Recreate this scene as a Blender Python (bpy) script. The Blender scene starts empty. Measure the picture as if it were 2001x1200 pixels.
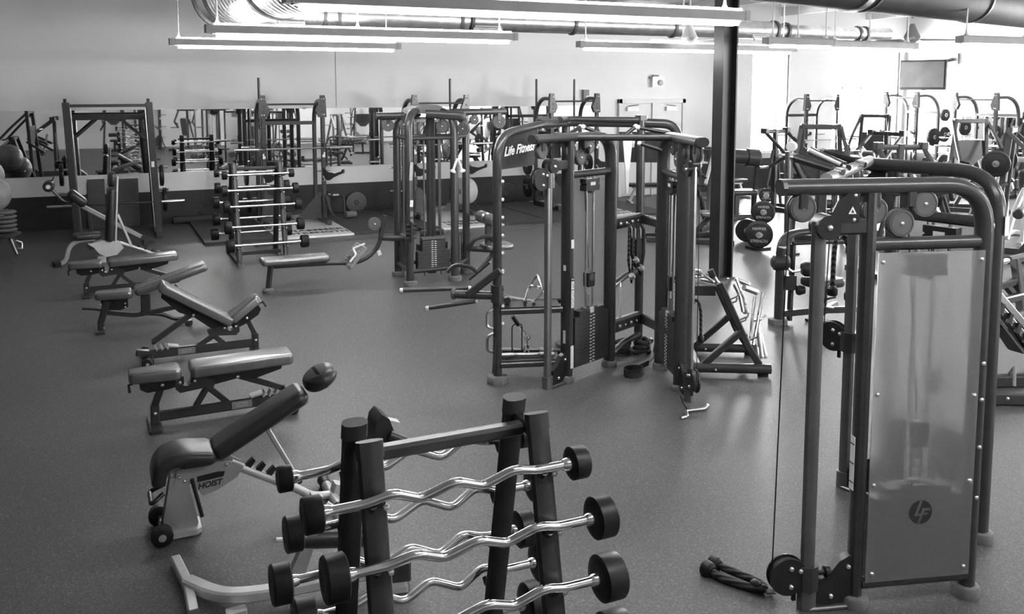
import bpy, bmesh, math, random
from mathutils import Vector, Matrix, Euler
random.seed(7)
R = math.radians
SC = bpy.context.scene
COL = SC.collection
V = Vector

# ------------------------------------------------------------------ camera, sky, exposure
cam_d = bpy.data.cameras.new('camera')
cam = bpy.data.objects.new('camera', cam_d)
COL.objects.link(cam)
cam_d.sensor_width = 36.0
cam_d.lens = 36.0 * 1750.0 / 2001.0
cam_d.shift_y = -250.0 / 2001.0
cam_d.clip_end = 200
cam.location = (0, 0, 2.65)
cam.rotation_euler = (R(90) - math.atan(178.0 / 1750.0), 0, R(-24.8))
SC.camera = cam

world = bpy.data.worlds.new('overcast_sky')
SC.world = world
world.use_nodes = True
wb = world.node_tree.nodes['Background']
wb.inputs[0].default_value = (1, 1, 1, 1)
wb.inputs[1].default_value = 17.0
SC.view_settings.view_transform = 'Standard'
SC.view_settings.look = 'None'
SC.view_settings.gamma = 1.0
SC.view_settings.exposure = 2.75
SC.view_settings.use_curve_mapping = False
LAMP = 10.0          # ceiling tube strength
SC.cycles.max_bounces = 8
SC.cycles.diffuse_bounces = 4
SC.cycles.glossy_bounces = 5
SC.cycles.transmission_bounces = 6
SC.cycles.sample_clamp_indirect = 6.0
SC.cycles.caustics_reflective = False
SC.cycles.caustics_refractive = False
SC.cycles.use_denoising = True

# ------------------------------------------------------------------ materials
M = {}
def mat(name, v, rough=0.5, metal=0.0, spec=0.5, noise=None, bump=None, coat=0.0, emit=0.0, trans=0.0, ior=1.45):
    m = bpy.data.materials.new(name)
    m.use_nodes = True
    nt = m.node_tree
    b = nt.nodes['Principled BSDF']
    b.inputs['Base Color'].default_value = (v, v, v, 1)
    b.inputs['Roughness'].default_value = rough
    b.inputs['Metallic'].default_value = metal
    b.inputs['Specular IOR Level'].default_value = spec
    b.inputs['Coat Weight'].default_value = coat
    b.inputs['Coat Roughness'].default_value = 0.08
    b.inputs['IOR'].default_value = ior
    if trans:
        b.inputs['Transmission Weight'].default_value = trans
    if emit:
        b.inputs['Emission Color'].default_value = (1, 1, 1, 1)
        b.inputs['Emission Strength'].default_value = emit
    if noise or bump:
        tc = nt.nodes.new('ShaderNodeTexCoord')
        n = nt.nodes.new('ShaderNodeTexNoise')
        n.inputs['Scale'].default_value = (noise or bump)[0]
        n.inputs['Detail'].default_value = 4
        nt.links.new(tc.outputs['Object'], n.inputs['Vector'])
        if noise:
            rp = nt.nodes.new('ShaderNodeValToRGB')
            lo, hi = noise[1], noise[2]
            rp.color_ramp.elements[0].position = 0.35
            rp.color_ramp.elements[1].position = 0.68
            rp.color_ramp.elements[0].color = (lo, lo, lo, 1)
            rp.color_ramp.elements[1].color = (hi, hi, hi, 1)
            nt.links.new(n.outputs['Fac'], rp.inputs[0])
            nt.links.new(rp.outputs[0], b.inputs['Base Color'])
        if bump:
            bp = nt.nodes.new('ShaderNodeBump')
            bp.inputs['Strength'].default_value = bump[1]
            bp.inputs['Distance'].default_value = 0.002
            nt.links.new(n.outputs['Fac'], bp.inputs['Height'])
            nt.links.new(bp.outputs[0], b.inputs['Normal'])
    M[name] = m
    return m

mat('wall_paint', 0.74, 0.7, noise=(0.7, 0.72, 0.76))
mat('ceiling_paint', 0.8, 0.8, noise=(1.5, 0.78, 0.82))
mat('wall_rubber', 0.022, 0.55, noise=(60, 0.016, 0.03))
mat('door_paint', 0.62, 0.45, noise=(2, 0.6, 0.64))
mat('mirror', 0.86, 0.015, metal=1.0)
mat('frame', 0.042, 0.28, spec=0.6, noise=(14, 0.038, 0.047), bump=(260, 0.05))
mat('frame_dark', 0.018, 0.32, spec=0.55, noise=(14, 0.015, 0.022))
mat('plaque', 0.03, 0.6, spec=0.25, noise=(14, 0.026, 0.034))
mat('steel_column', 0.03, 0.4, noise=(3, 0.026, 0.036))
mat('rubber', 0.012, 0.42, spec=0.4, noise=(40, 0.010, 0.015))
mat('rubber_grey', 0.16, 0.7, noise=(30, 0.14, 0.18))
mat('plate_steel', 0.045, 0.45, noise=(25, 0.04, 0.052))
mat('plate_grey', 0.11, 0.5, noise=(25, 0.10, 0.125))
mat('pulley', 0.10, 0.42, noise=(20, 0.094, 0.108))
mat('chrome', 0.78, 0.14, metal=1.0, noise=(9, 0.72, 0.84))
mat('steel', 0.5, 0.3, metal=1.0, noise=(12, 0.44, 0.56))
mat('bolt', 0.75, 0.25, metal=0.8, noise=(8, 0.72, 0.78))
mat('silver_paint', 0.42, 0.38, metal=0.35, noise=(9, 0.39, 0.45))
mat('silver_light', 0.62, 0.35, metal=0.3, noise=(9, 0.58, 0.66))
mat('pole_grey', 0.17, 0.3, metal=0.6, noise=(10, 0.155, 0.185))
mat('vinyl', 0.03, 0.33, spec=0.55, noise=(18, 0.027, 0.034), bump=(180, 0.08))
mat('vinyl_grey', 0.095, 0.27, spec=0.5, ior=2.5, noise=(18, 0.088, 0.102))
mat('sticker', 0.8, 0.4, noise=(5, 0.78, 0.82))
mat('sticker_dark', 0.03, 0.4, noise=(5, 0.028, 0.033))
mat('print_grey', 0.2, 0.5, noise=(5, 0.19, 0.21))
mat('wood_mat', 0.78, 0.28, noise=(2.5, 0.72, 0.83))
mat('platform_rubber', 0.04, 0.6, noise=(60, 0.03, 0.055))
mat('white_plastic', 0.75, 0.4, noise=(5, 0.73, 0.77))
mat('ball_vinyl', 0.26, 0.33, noise=(6, 0.24, 0.28))
mat('galvanised', 0.66, 0.27, metal=0.9, noise=(7, 0.56, 0.76))
mat('duct_dark', 0.022, 0.6, metal=0.0, spec=0.3, noise=(4, 0.018, 0.028))
mat('duct_strap', 0.12, 0.5, metal=0.5, noise=(9, 0.11, 0.13))
mat('lamp_housing', 0.3, 0.5, noise=(6, 0.28, 0.32))
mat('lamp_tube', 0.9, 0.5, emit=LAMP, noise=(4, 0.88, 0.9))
mat('screen', 0.05, 0.2, metal=0.9, spec=0.8, noise=(3, 0.25, 0.3))
mat('mat_foam', 0.045, 0.7, noise=(30, 0.04, 0.05))
mat('panel_board', 0.075, 0.6, noise=(6, 0.068, 0.084))
mat('bumper_grey', 0.42, 0.5, noise=(12, 0.4, 0.45))
mat('strap_web', 0.02, 0.8, noise=(90, 0.016, 0.026))
mat('frost', 0.94, 0.29, trans=0.86, ior=1.2, noise=(3, 0.91, 0.95))
def clear_glass(name):
    m = bpy.data.materials.new(name); m.use_nodes = True; nt = m.node_tree
    nt.nodes.remove(nt.nodes['Principled BSDF'])
    tr = nt.nodes.new('ShaderNodeBsdfTransparent'); gl = nt.nodes.new('ShaderNodeBsdfGlossy'); gl.inputs['Roughness'].default_value = 0.02
    fr = nt.nodes.new('ShaderNodeFresnel'); fr.inputs[0].default_value = 1.25
    mx = nt.nodes.new('ShaderNodeMixShader')
    nt.links.new(fr.outputs[0], mx.inputs[0]); nt.links.new(tr.outputs[0], mx.inputs[1]); nt.links.new(gl.outputs[0], mx.inputs[2])
    nt.links.new(mx.outputs[0], nt.nodes['Material Output'].inputs[0])
    M[name] = m
clear_glass('window_glass')
mat('outdoor_ground', 0.5, 0.9, noise=(1.2, 0.4, 0.6))

def rope_mat():
    m = mat('rope', 0.02, 0.75)
    nt = m.node_tree
    b = nt.nodes['Principled BSDF']
    tc = nt.nodes.new('ShaderNodeTexCoord')
    w = nt.nodes.new('ShaderNodeTexWave')
    w.wave_type = 'BANDS'; w.bands_direction = 'DIAGONAL'
    w.inputs['Scale'].default_value = 14
    nt.links.new(tc.outputs['Object'], w.inputs['Vector'])
    rp = nt.nodes.new('ShaderNodeValToRGB')
    rp.color_ramp.elements[0].color = (0.008, 0.008, 0.008, 1)
    rp.color_ramp.elements[1].color = (0.05, 0.05, 0.05, 1)
    nt.links.new(w.outputs['Fac'], rp.inputs[0]); nt.links.new(rp.outputs[0], b.inputs['Base Color'])
    bp = nt.nodes.new('ShaderNodeBump'); bp.inputs['Distance'].default_value = 0.006
    nt.links.new(w.outputs['Fac'], bp.inputs['Height']); nt.links.new(bp.outputs[0], b.inputs['Normal'])
rope_mat()

def floor_mat():
    m = mat('floor_rubber', 0.1, 0.5)
    nt = m.node_tree
    b = nt.nodes['Principled BSDF']
    tc = nt.nodes.new('ShaderNodeTexCoord')
    v = nt.nodes.new('ShaderNodeTexVoronoi'); v.inputs['Scale'].default_value = 150
    nt.links.new(tc.outputs['Object'], v.inputs['Vector'])
    n = nt.nodes.new('ShaderNodeTexNoise'); n.inputs['Scale'].default_value = 60; n.inputs['Detail'].default_value = 6
    nt.links.new(tc.outputs['Object'], n.inputs['Vector'])
    n2 = nt.nodes.new('ShaderNodeTexNoise'); n2.inputs['Scale'].default_value = 0.9; n2.inputs['Detail'].default_value = 3
    nt.links.new(tc.outputs['Object'], n2.inputs['Vector'])
    sep = nt.nodes.new('ShaderNodeSeparateColor'); nt.links.new(v.outputs['Color'], sep.inputs[0])
    r1 = nt.nodes.new('ShaderNodeValToRGB')     # rare pale flecks of the crumb rubber
    r1.color_ramp.elements[0].position = 0.86; r1.color_ramp.elements[0].color = (0, 0, 0, 1)
    r1.color_ramp.elements[1].position = 0.93; r1.color_ramp.elements[1].color = (1, 1, 1, 1)
    nt.links.new(sep.outputs[0], r1.inputs[0])
    r2 = nt.nodes.new('ShaderNodeValToRGB')
    r2.color_ramp.elements[0].position = 0.3; r2.color_ramp.elements[0].color = (0.08, 0.08, 0.08, 1)
    r2.color_ramp.elements[1].position = 0.7; r2.color_ramp.elements[1].color = (0.135, 0.135, 0.135, 1)
    nt.links.new(n.outputs['Fac'], r2.inputs[0])
    mx = nt.nodes.new('ShaderNodeMix'); mx.data_type = 'RGBA'
    nt.links.new(r1.outputs[0], mx.inputs[0]); nt.links.new(r2.outputs[0], mx.inputs[6])
    mx.inputs[7].default_value = (0.21, 0.21, 0.21, 1)
    mul = nt.nodes.new('ShaderNodeMix'); mul.data_type = 'RGBA'; mul.blend_type = 'MULTIPLY'
    mul.inputs[0].default_value = 0.35
    nt.links.new(mx.outputs[2], mul.inputs[6]); nt.links.new(n2.outputs['Fac'], mul.inputs[7])
    nt.links.new(mul.outputs[2], b.inputs['Base Color'])
    b.inputs['Specular IOR Level'].default_value = 0.45
    rr = nt.nodes.new('ShaderNodeMapRange'); rr.inputs[3].default_value = 0.4; rr.inputs[4].default_value = 0.52
    nt.links.new(n2.outputs['Fac'], rr.inputs[0]); nt.links.new(rr.outputs[0], b.inputs['Roughness'])
    bp = nt.nodes.new('ShaderNodeBump'); bp.inputs['Strength'].default_value = 0.25; bp.inputs['Distance'].default_value = 0.002
    nt.links.new(n.outputs['Fac'], bp.inputs['Height']); nt.links.new(bp.outputs[0], b.inputs['Normal'])
floor_mat()

# ------------------------------------------------------------------ mesh helpers
def circ(r, n=10, ry=None):
    ry = ry or r
    return [(r * math.cos(2 * math.pi * i / n), ry * math.sin(2 * math.pi * i / n)) for i in range(n)]
def rect(w, h, c=0.006):
    a, b = w / 2, h / 2
    c = min(c, a * .8, b * .8)
    return [(a, -b + c), (a, b - c), (a - c, b), (-a + c, b), (-a, b - c), (-a, -b + c), (-a + c, -b), (a - c, -b)]
def stad(w, h, n=5):   # flat oval, w is the long side
    r = h / 2; o = []
    for k in range(n + 1):
        t = -math.pi / 2 + math.pi * k / n
        o.append((w / 2 - r + r * math.cos(t), r * math.sin(t)))
    for k in range(n + 1):
        t = math.pi / 2 + math.pi * k / n
        o.append((-w / 2 + r + r * math.cos(t), r * math.sin(t)))
    return o

class B:
    """collects faces for one mesh"""
    def __init__(s):
        s.v = []; s.f = []
    def add(s, vs, fs, mtx=None):
        o = len(s.v)
        for p in vs:
            p = V(p)
            s.v.append(mtx @ p if mtx is not None else p)
        s.f += [tuple(i + o for i in f) for f in fs]
        return s
    def box(s, c, d, rot=None, ch=0.0):
        x, y, z = d[0] / 2, d[1] / 2, d[2] / 2
        m = Matrix.Translation(V(c))
        if rot is not None:
            m = m @ Euler(rot).to_matrix().to_4x4()
        if ch:
            pr = rect(d[0], d[1], ch)
            n = len(pr)
            vs = [(a, b, -z) for a, b in pr] + [(a, b, z) for a, b in pr]
            fs = [(i, (i + 1) % n, n + (i + 1) % n, n + i) for i in range(n)] + [tuple(range(n - 1, -1, -1)), tuple(range(n, 2 * n))]
            return s.add(vs, fs, m)
        vs = [(-x, -y, -z), (x, -y, -z), (x, y, -z), (-x, y, -z), (-x, -y, z), (x, -y, z), (x, y, z), (-x, y, z)]
        fs = [(3, 2, 1, 0), (4, 5, 6, 7), (0, 1, 5, 4), (1, 2, 6, 5), (2, 3, 7, 6), (3, 0, 4, 7)]
        return s.add(vs, fs, m)
    def sweep(s, pts, prof, ref=None, bend=0.0, bn=5, caps=True, closed=False):
        P = [V(p) for p in pts]
        if bend and len(P) > 2:
            Q = [P[0]]
            for i in range(1, len(P) - 1):
                a, b, c = P[i - 1], P[i], P[i + 1]
                d1 = min(bend, (a - b).length * .49); d2 = min(bend, (c - b).length * .49)
                p0 = b + (a - b).normalized() * d1; p1 = b + (c - b).normalized() * d2
                for k in range(bn + 1):
                    t = k / bn
                    Q.append(p0 * (1 - t) ** 2 + b * 2 * t * (1 - t) + p1 * t * t)
            Q.append(P[-1]); P = Q
        n = len(P); T = []
        for i in range(n):
            if closed:
                t = (P[(i + 1) % n] - P[i - 1])
            elif i == 0: t = P[1] - P[0]
            elif i == n - 1: t = P[-1] - P[-2]
            else: t = (P[i + 1] - P[i]).normalized() + (P[i] - P[i - 1]).normalized()
            T.append(t.normalized())
        if ref is None:
            r = V((0, 0, 1)) if abs(T[0].z) < .9 else V((1, 0, 0))
            x = r.cross(T[0]).normalized()
        else:
            x = V(ref)
        k = len(prof); vs = []; fs = []
        for i in range(n):
            if ref is not None: x = V(ref)
            x = (x - T[i] * x.dot(T[i])).normalized()
            y = T[i].cross(x)
            for a, b in prof:
                vs.append(P[i] + x * a + y * b)
        m = n if closed else n - 1
        for i in range(m):
            for j in range(k):
                i2 = (i + 1) % n
                fs.append((i * k + j, i * k + (j + 1) % k, i2 * k + (j + 1) % k, i2 * k + j))
        if caps and not closed:
            fs.append(tuple(range(k - 1, -1, -1))); fs.append(tuple(range((n - 1) * k, n * k)))
        return s.add(vs, fs)
    def tube(s, pts, r, n=10, bend=0.0, bn=5, closed=False):
        return s.sweep(pts, circ(r, n), None, bend, bn, closed=closed)
    def cyl(s, a, b, r, n=14, r2=None):
        return s.lathe(a, b, [(0, r), (1, r2 if r2 is not None else r)], n)
    def lathe(s, a, b, prof, n=16):
        """prof: list of (t 0..1 along a->b, radius)"""
        a, b = V(a), V(b); d = b - a; t = d.normalized()
        r = V((0, 0, 1)) if abs(t.z) < .9 else V((1, 0, 0))
        x = r.cross(t).normalized(); y = t.cross(x)
        vs = []; fs = []
        for u, rad in prof:
            for j in range(n):
                an = 2 * math.pi * j / n
                vs.append(a + d * u + x * (rad * math.cos(an)) + y * (rad * math.sin(an)))
        for i in range(len(prof) - 1):
            for j in range(n):
                fs.append((i * n + j, i * n + (j + 1) % n, (i + 1) * n + (j + 1) % n, (i + 1) * n + j))
        fs.append(tuple(range(n - 1, -1, -1))); fs.append(tuple(range((len(prof) - 1) * n, len(prof) * n)))
        return s.add(vs, fs)
    def ring(s, a, b, ro, ri, n=24):
        a, b = V(a), V(b); t = (b - a).normalized()
        r = V((0, 0, 1)) if abs(t.z) < .9 else V((1, 0, 0))
        x = r.cross(t).normalized(); y = t.cross(x)
        vs = []; fs = []
        for c, rad in ((a, ro), (b, ro), (b, ri), (a, ri)):
            for j in range(n):
                an = 2 * math.pi * j / n
                vs.append(c + x * (rad * math.cos(an)) + y * (rad * math.sin(an)))
        for i in range(4):
            for j in range(n):
                fs.append((i * n + j, i * n + (j + 1) % n, ((i + 1) % 4) * n + (j + 1) % n, ((i + 1) % 4) * n + j))
        return s.add(vs, fs)
    def prism(s, poly, o, ux, uy, th):
        """extrude a 2D polygon laid in plane (o, ux, uy) by th to both sides"""
        o, ux, uy = V(o), V(ux).normalized(), V(uy).normalized()
        w = ux.cross(uy).normalized() * (th / 2); n = len(poly)
        vs = [o + ux * a + uy * b - w for a, b in poly] + [o + ux * a + uy * b + w for a, b in poly]
        fs = [(i, (i + 1) % n, n + (i + 1) % n, n + i) for i in range(n)] + [tuple(range(n - 1, -1, -1)), tuple(range(n, 2 * n))]
        return s.add(vs, fs)
    def pad(s, c, d, r=0.03, mtx=None, taper=0.0, seg=4, rh=None):
        """upholstered pad: rounded box d about c, r = edge radius, taper narrows the -x end"""
        x, y, z = d[0] / 2, d[1] / 2, d[2] / 2
        rh = rh or min(r * 1.6, x * .9, y * .9)
        r = min(r, z)
        out = []
        def outline(inset):
            rr = max(rh - inset, 0.004); pts = []
            for (sx, sy, a0) in ((1, 1, 0), (-1, 1, 90), (-1, -1, 180), (1, -1, 270)):
                for k in range(seg + 1):
                    t = R(a0 + 90 * k / seg)
                    px = sx * (x - rh) + math.cos(t) * rr
                    py = sy * (y - rh) + math.sin(t) * rr
                    py *= 1 - taper * (x - px) / (2 * x)
                    pts.append((px, py))
            return pts
        rows = []
        for k in range(seg + 1):
            t = R(90 * k / seg)
            rows.append((r * (1 - math.sin(t)), -z + r * (1 - math.cos(t))))
        rows = [(i, zz) for i, zz in rows]
        top = [(i, -zz) for i, zz in rows[::-1]]
        rows += top
        vs = []; n = 4 * (seg + 1)
        for ins, zz in rows:
            vs += [(a + c[0], b + c[1], zz + c[2]) for a, b in outline(ins)]
        fs = []
        for i in range(len(rows) - 1):
            for j in range(n):
                fs.append((i * n + j, i * n + (j + 1) % n, (i + 1) * n + (j + 1) % n, (i + 1) * n + j))
        fs.append(tuple(range(n - 1, -1, -1))); fs.append(tuple(range((len(rows) - 1) * n, len(rows) * n)))
        return s.add(vs, fs, mtx)
    def sphere(s, c, r, n=20, m=12, sc=(1, 1, 1)):
        vs = []; fs = []
        for i in range(m + 1):
            t = math.pi * i / m
            rr = max(math.sin(t), 0.002)
            for j in range(n):
                p = 2 * math.pi * j / n
                vs.append((c[0] + r * sc[0] * rr * math.cos(p), c[1] + r * sc[1] * rr * math.sin(p), c[2] - r * sc[2] * math.cos(t)))
        for i in range(m):
            for j in range(n):
                fs.append((i * n + j, i * n + (j + 1) % n, (i + 1) * n + (j + 1) % n, (i + 1) * n + j))
        return s.add(vs, fs)
    def build(s, name, m, parent=None, label=None, loc=None, angle=38, kind=None):
        me = bpy.data.meshes.new(name)
        me.from_pydata([tuple(p) for p in s.v], [], s.f)
        me.polygons.foreach_set('use_smooth', [True] * len(me.polygons))
        me.set_sharp_from_angle(angle=R(angle))
        me.materials.append(M[m])
        me.update()
        o = bpy.data.objects.new(name, me)
        COL.objects.link(o)
        if parent is not None: o.parent = parent
        if loc is not None: o.location = loc
        if label: o['label'] = label
        if kind: o['kind'] = kind
        return o

def thing(name, label, cat, loc=(0, 0, 0), rz=0.0, group=None):
    o = bpy.data.objects.new(name, None)
    o.empty_display_size = .1
    COL.objects.link(o)
    o.location = loc; o.rotation_euler = (0, 0, R(rz))
    tag(o, label, cat, group)
    return o
def tag(o, label, cat, group=None):
    o['label'] = label; o['category'] = cat
    if group: o['group'] = group
    return o
def struct(o):
    o['kind'] = 'structure'
    return o
def inst(src, parent, loc=None, rot=None, mtx=None, scale=None):
    """another object sharing src's mesh"""
    o = src.copy(); COL.objects.link(o); o.parent = parent
    if mtx is not None: o.matrix_local = mtx
    if loc is not None: o.location = loc
    if rot is not None: o.rotation_euler = rot
    if scale is not None: o.scale = scale
    return o
def copy_tree(o, parent=None):
    c = o.copy(); COL.objects.link(c); c.parent = parent
    for ch in list(KIDS.get(o.name, o.children)):
        copy_tree(ch, c)
    return c
KIDS = {}
def aim(d, pos=(0, 0, 0)):
    """matrix whose +z looks along d"""
    return Matrix.Translation(V(pos)) @ V(d).to_track_quat('Z', 'Y').to_matrix().to_4x4()
_bolt = {}
def bolt(parent, pos, d, r=0.012, name='bolt', m='bolt'):
    k = (round(r, 4), name, m)
    if k not in _bolt:
        b = B().lathe((0, 0, -r * .3), (0, 0, r * .75), [(0, r), (.45, r), (.8, r * .8), (1, r * .45)], 10)
        o = b.build(name, m)
        _bolt[k] = o.data
        o.parent = parent; o.matrix_local = aim(d, pos)
        return o
    o = bpy.data.objects.new(name, _bolt[k]); COL.objects.link(o)
    o.parent = parent; o.matrix_local = aim(d, pos)
    return o
def lettering(text, size, m, parent, mtx, name='lettering', th=0.0012, shear=0.0, align='CENTER', sx=1.0, bold=0.0):
    c = bpy.data.curves.new(name, 'FONT')
    c.body = text; c.size = size; c.extrude = th; c.shear = shear; c.offset = bold
    c.align_x = align; c.align_y = 'CENTER'; c.resolution_u = 3
    o = bpy.data.objects.new(name + '_tmp', c); COL.objects.link(o)
    dg = bpy.context.evaluated_depsgraph_get()
    me = bpy.data.meshes.new_from_object(o.evaluated_get(dg))
    bpy.data.objects.remove(o)
    me.materials.clear(); me.materials.append(M[m]); me.name = name
    q = bpy.data.objects.new(name, me); COL.objects.link(q)
    q.parent = parent; q.matrix_local = mtx @ Matrix.Diagonal((sx, 1, 1, 1))
    return q
def face(o, ux, uy):
    """matrix of a flat print at o: x runs along ux, y along uy"""
    ux, uy = V(ux).normalized(), V(uy).normalized(); w = ux.cross(uy).normalized(); uy = w.cross(ux)
    return Matrix(((ux.x, uy.x, w.x, o[0]), (ux.y, uy.y, w.y, o[1]), (ux.z, uy.z, w.z, o[2]), (0, 0, 0, 1)))
# ------------------------------------------------------------------ the room
YW, XR, XL, YB, HC = 18.7, 21.0, -5.0, -6.0, 4.75
b = B().box(((XL + XR) / 2, (YW + YB) / 2, -0.05), (XR - XL + .4, YW - YB + .4, .1))
struct(b.build('floor', 'floor_rubber'))
b = B().box(((XL + XR) / 2, (YW + YB) / 2, HC + .05), (XR - XL + .4, YW - YB + .4, .1))
ceiling = struct(b.build('ceiling', 'ceiling_paint'))
for k, x in enumerate((1.5, 4.5, 7.5, 10.5, 13.5, 16.5, 19.5)):
    B().box((x, (YW + YB) / 2, HC - .11), (.12, YW - YB - .02, .22)).build('beam', 'ceiling_paint', ceiling)

def holed(y0, y1, axis, lo, hi, holes, H=HC):
    """wall slab lo..hi with rectangular holes (a0,a1,z0,z1); axis 'x' means the wall runs along x between y0,y1"""
    w = B()
    def seg(a0, a1, z0, z1):
        if a1 - a0 < 1e-4 or z1 - z0 < 1e-4: return
        if axis == 'x': w.box(((a0 + a1) / 2, (y0 + y1) / 2, (z0 + z1) / 2), (a1 - a0, y1 - y0, z1 - z0))
        else: w.box(((y0 + y1) / 2, (a0 + a1) / 2, (z0 + z1) / 2), (y1 - y0, a1 - a0, z1 - z0))
    c = lo
    for a0, a1, z0, z1 in sorted(holes):
        seg(c, a0, 0, H); seg(a0, a1, 0, z0); seg(a0, a1, z1, H); c = a1
    seg(c, hi, 0, H)
    return w
W_BACK = [(15.55, 16.8, .95, 3.75), (18.35, 20.85, .95, 3.75)]
W_FRONT = [(14.6, 16.6, .9, 2.4), (17.6, 19.6, .9, 2.4)]
W_RIGHT = [(8.0, 10.0, .9, 3.2)]
struct(holed(YW, YW + .2, 'x', XL, XR + .2, W_BACK).build('wall_back', 'wall_paint'))
struct(holed(YB - .2, YB, 'x', XL, XR + .2, W_FRONT).build('wall_front', 'wall_paint'))
struct(holed(XR, XR + .2, 'y', YB, YW, W_RIGHT).build('wall_right', 'wall_paint'))
struct(holed(XL - .2, XL, 'y', YB, YW, []).build('wall_left', 'wall_paint'))

def window(n, axis, h, at, mull):
    a0, a1, z0, z1 = h
    w = bpy.data.objects.new('window_%d' % n, None); COL.objects.link(w); w['kind'] = 'structure'
    def bx(c, d):
        f = B()
        if axis == 'x': f.box((c[0], at, c[1]), (d[0], .06, d[1]))
        else: f.box((at, c[0], c[1]), (.06, d[0], d[1]))
        return f
    t = .035
    for c, d in ((((a0 + t / 2), (z0 + z1) / 2), (t, z1 - z0)), ((a1 - t / 2, (z0 + z1) / 2), (t, z1 - z0)),
                 (((a0 + a1) / 2, z0 + t / 2), (a1 - a0, t)), (((a0 + a1) / 2, z1 - t / 2), (a1 - a0, t))):
        bx(c, d).build('window_frame', 'lamp_housing', w)
    xs = [a0] + list(mull) + [a1]
    for m in mull:
        bx((m, (z0 + z1) / 2), (.03, z1 - z0 - .07)).build('mullion', 'print_grey', w)
    for i in range(len(xs) - 1):
        g = B()
        c = ((xs[i] + xs[i + 1]) / 2, (z0 + z1) / 2)
        if axis == 'x': g.box((c[0], at, c[1]), (xs[i + 1] - xs[i] - .03, .008, z1 - z0 - .07))
        else: g.box((at, c[0], c[1]), (.008, xs[i + 1] - xs[i] - .03, z1 - z0 - .07))
        g.build('pane', 'window_glass', w)
    for zz in ((z0 + z1) / 2,) if mull and axis == 'x' and n < 3 else ():
        for m in mull:
            B().box((m - .05, at - .05, zz + .3), (.07, .04, .05)).build('latch', 'lamp_housing', w)
    # portal that lets the renderer find the daylight through this opening
    ld = bpy.data.lights.new('window_daylight', 'AREA'); ld.shape = 'RECTANGLE'
    ld.size = a1 - a0; ld.size_y = z1 - z0
    ld.cycles.is_portal = True
    lo = bpy.data.objects.new('window_daylight', ld); COL.objects.link(lo)
    if axis == 'x':
        s = 1 if at > 5 else -1
        lo.location = ((a0 + a1) / 2, at + .12 * s, (z0 + z1) / 2)
        lo.rotation_euler = (R(-90) if s > 0 else R(90), 0, 0)
    else:
        lo.location = (at + .12, (a0 + a1) / 2, (z0 + z1) / 2)
        lo.rotation_euler = (0, R(90), 0)
        ld.size, ld.size_y = ld.size_y, ld.size
window(1, 'x', W_BACK[0], YW + .1, (16.42,))
window(2, 'x', W_BACK[1], YW + .1, (18.75, 19.45))
for k, h in enumerate(W_FRONT): window(3 + k, 'x', h, YB - .1, ((h[0] + h[1]) / 2,))
for k, h in enumerate(W_RIGHT): window(6 + k, 'y', h, XR + .1, ((h[0] + h[1]) / 2,))
struct(B().box((15, 45, -.12), (160, 52.2, .04)).build('outdoor_ground', 'outdoor_ground'))

# dark rubber base along the back wall, in sheets
for nm, x0, x1, h in (('baseboard_back', XL, 11.42, .635), ('baseboard_back_right', 13.45, 15.2, .72), ('baseboard_window', 15.2, XR, .8)):
    struct(B().box(((x0 + x1) / 2, YW - .012, h / 2), (x1 - x0, .024, h)).build(nm, 'wall_rubber'))
struct(B().box((XR - .012, (YW + YB) / 2 + 6, .42), (.024, 12, .84)).build('baseboard_right', 'wall_rubber'))
struct(B().box((XL + .012, (YW + YB) / 2 + 2, 1.15), (.024, 18, 2.3)).build('added_dark_panel_left', 'wall_rubber'))  # unseen tall dark panel, added to darken the left end of the mirror
struct(B().box((4.57, YW - .002, 3.1), (.012, .006, 1.7)).build('trim_1', 'print_grey'))
# gym mirrors
mir = B().box(((XL + 10.95) / 2, YW - .012, 1.62), (10.95 - XL, .02, 1.225))
tag(mir.build('wall_mirror', 'mirror'), 'long frameless mirror band along the back wall behind the racks', 'mirror')
mir = B().box((XR - .012, 14.6, 1.42), (.02, 5.1, .98))
tag(mir.build('wall_mirror', 'mirror'), 'frameless mirror on the right side wall beyond the racks below the screen', 'mirror')

# double door with closers
d = bpy.data.objects.new('door_1', None); COL.objects.link(d); d['kind'] = 'structure'
x0, x1, zt = 11.46, 13.41, 2.38
for c, s_ in (((x0 + .05, zt / 2), (.1, zt)), ((x1 - .05, zt / 2), (.1, zt)), (((x0 + x1) / 2, zt - .05), (x1 - x0, .1))):
    B().box((c[0], YW - .03, c[1]), (s_[0], .1, s_[1]), ch=.008).build('door_frame', 'door_paint', d)
for k in (0, 1):
    w = (x1 - x0 - .2) / 2; cx = x0 + .1 + w * (k + .5)
    lf = B().box((cx, YW - .028, (zt - .1) / 2), (w - .012, .05, zt - .12)).build('door_leaf', 'door_paint', d)
    B().box((cx + (-.16 if k == 0 else .1), YW - .085, zt - .24), (.32, .06, .1), ch=.006).build('door_closer', 'white_plastic', lf)
    B().tube([(cx + (-.28 if k == 0 else .22), YW - .1, zt - .17), (cx + (0 if k == 0 else -.05), YW - .1, zt - .14)], .012, 6).build('closer_arm', 'print_grey', lf)
    B().sweep([(cx - w * .4, YW - .1, 1.0), (cx + w * .4, YW - .1, 1.0)], rect(.05, .04)).build('push_bar', 'steel', lf)
B().box(((x0 + x1) / 2, YW - .06, (zt - .1) / 2), (.05, .06, zt - .1)).build('door_mullion', 'door_paint', d)

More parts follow.
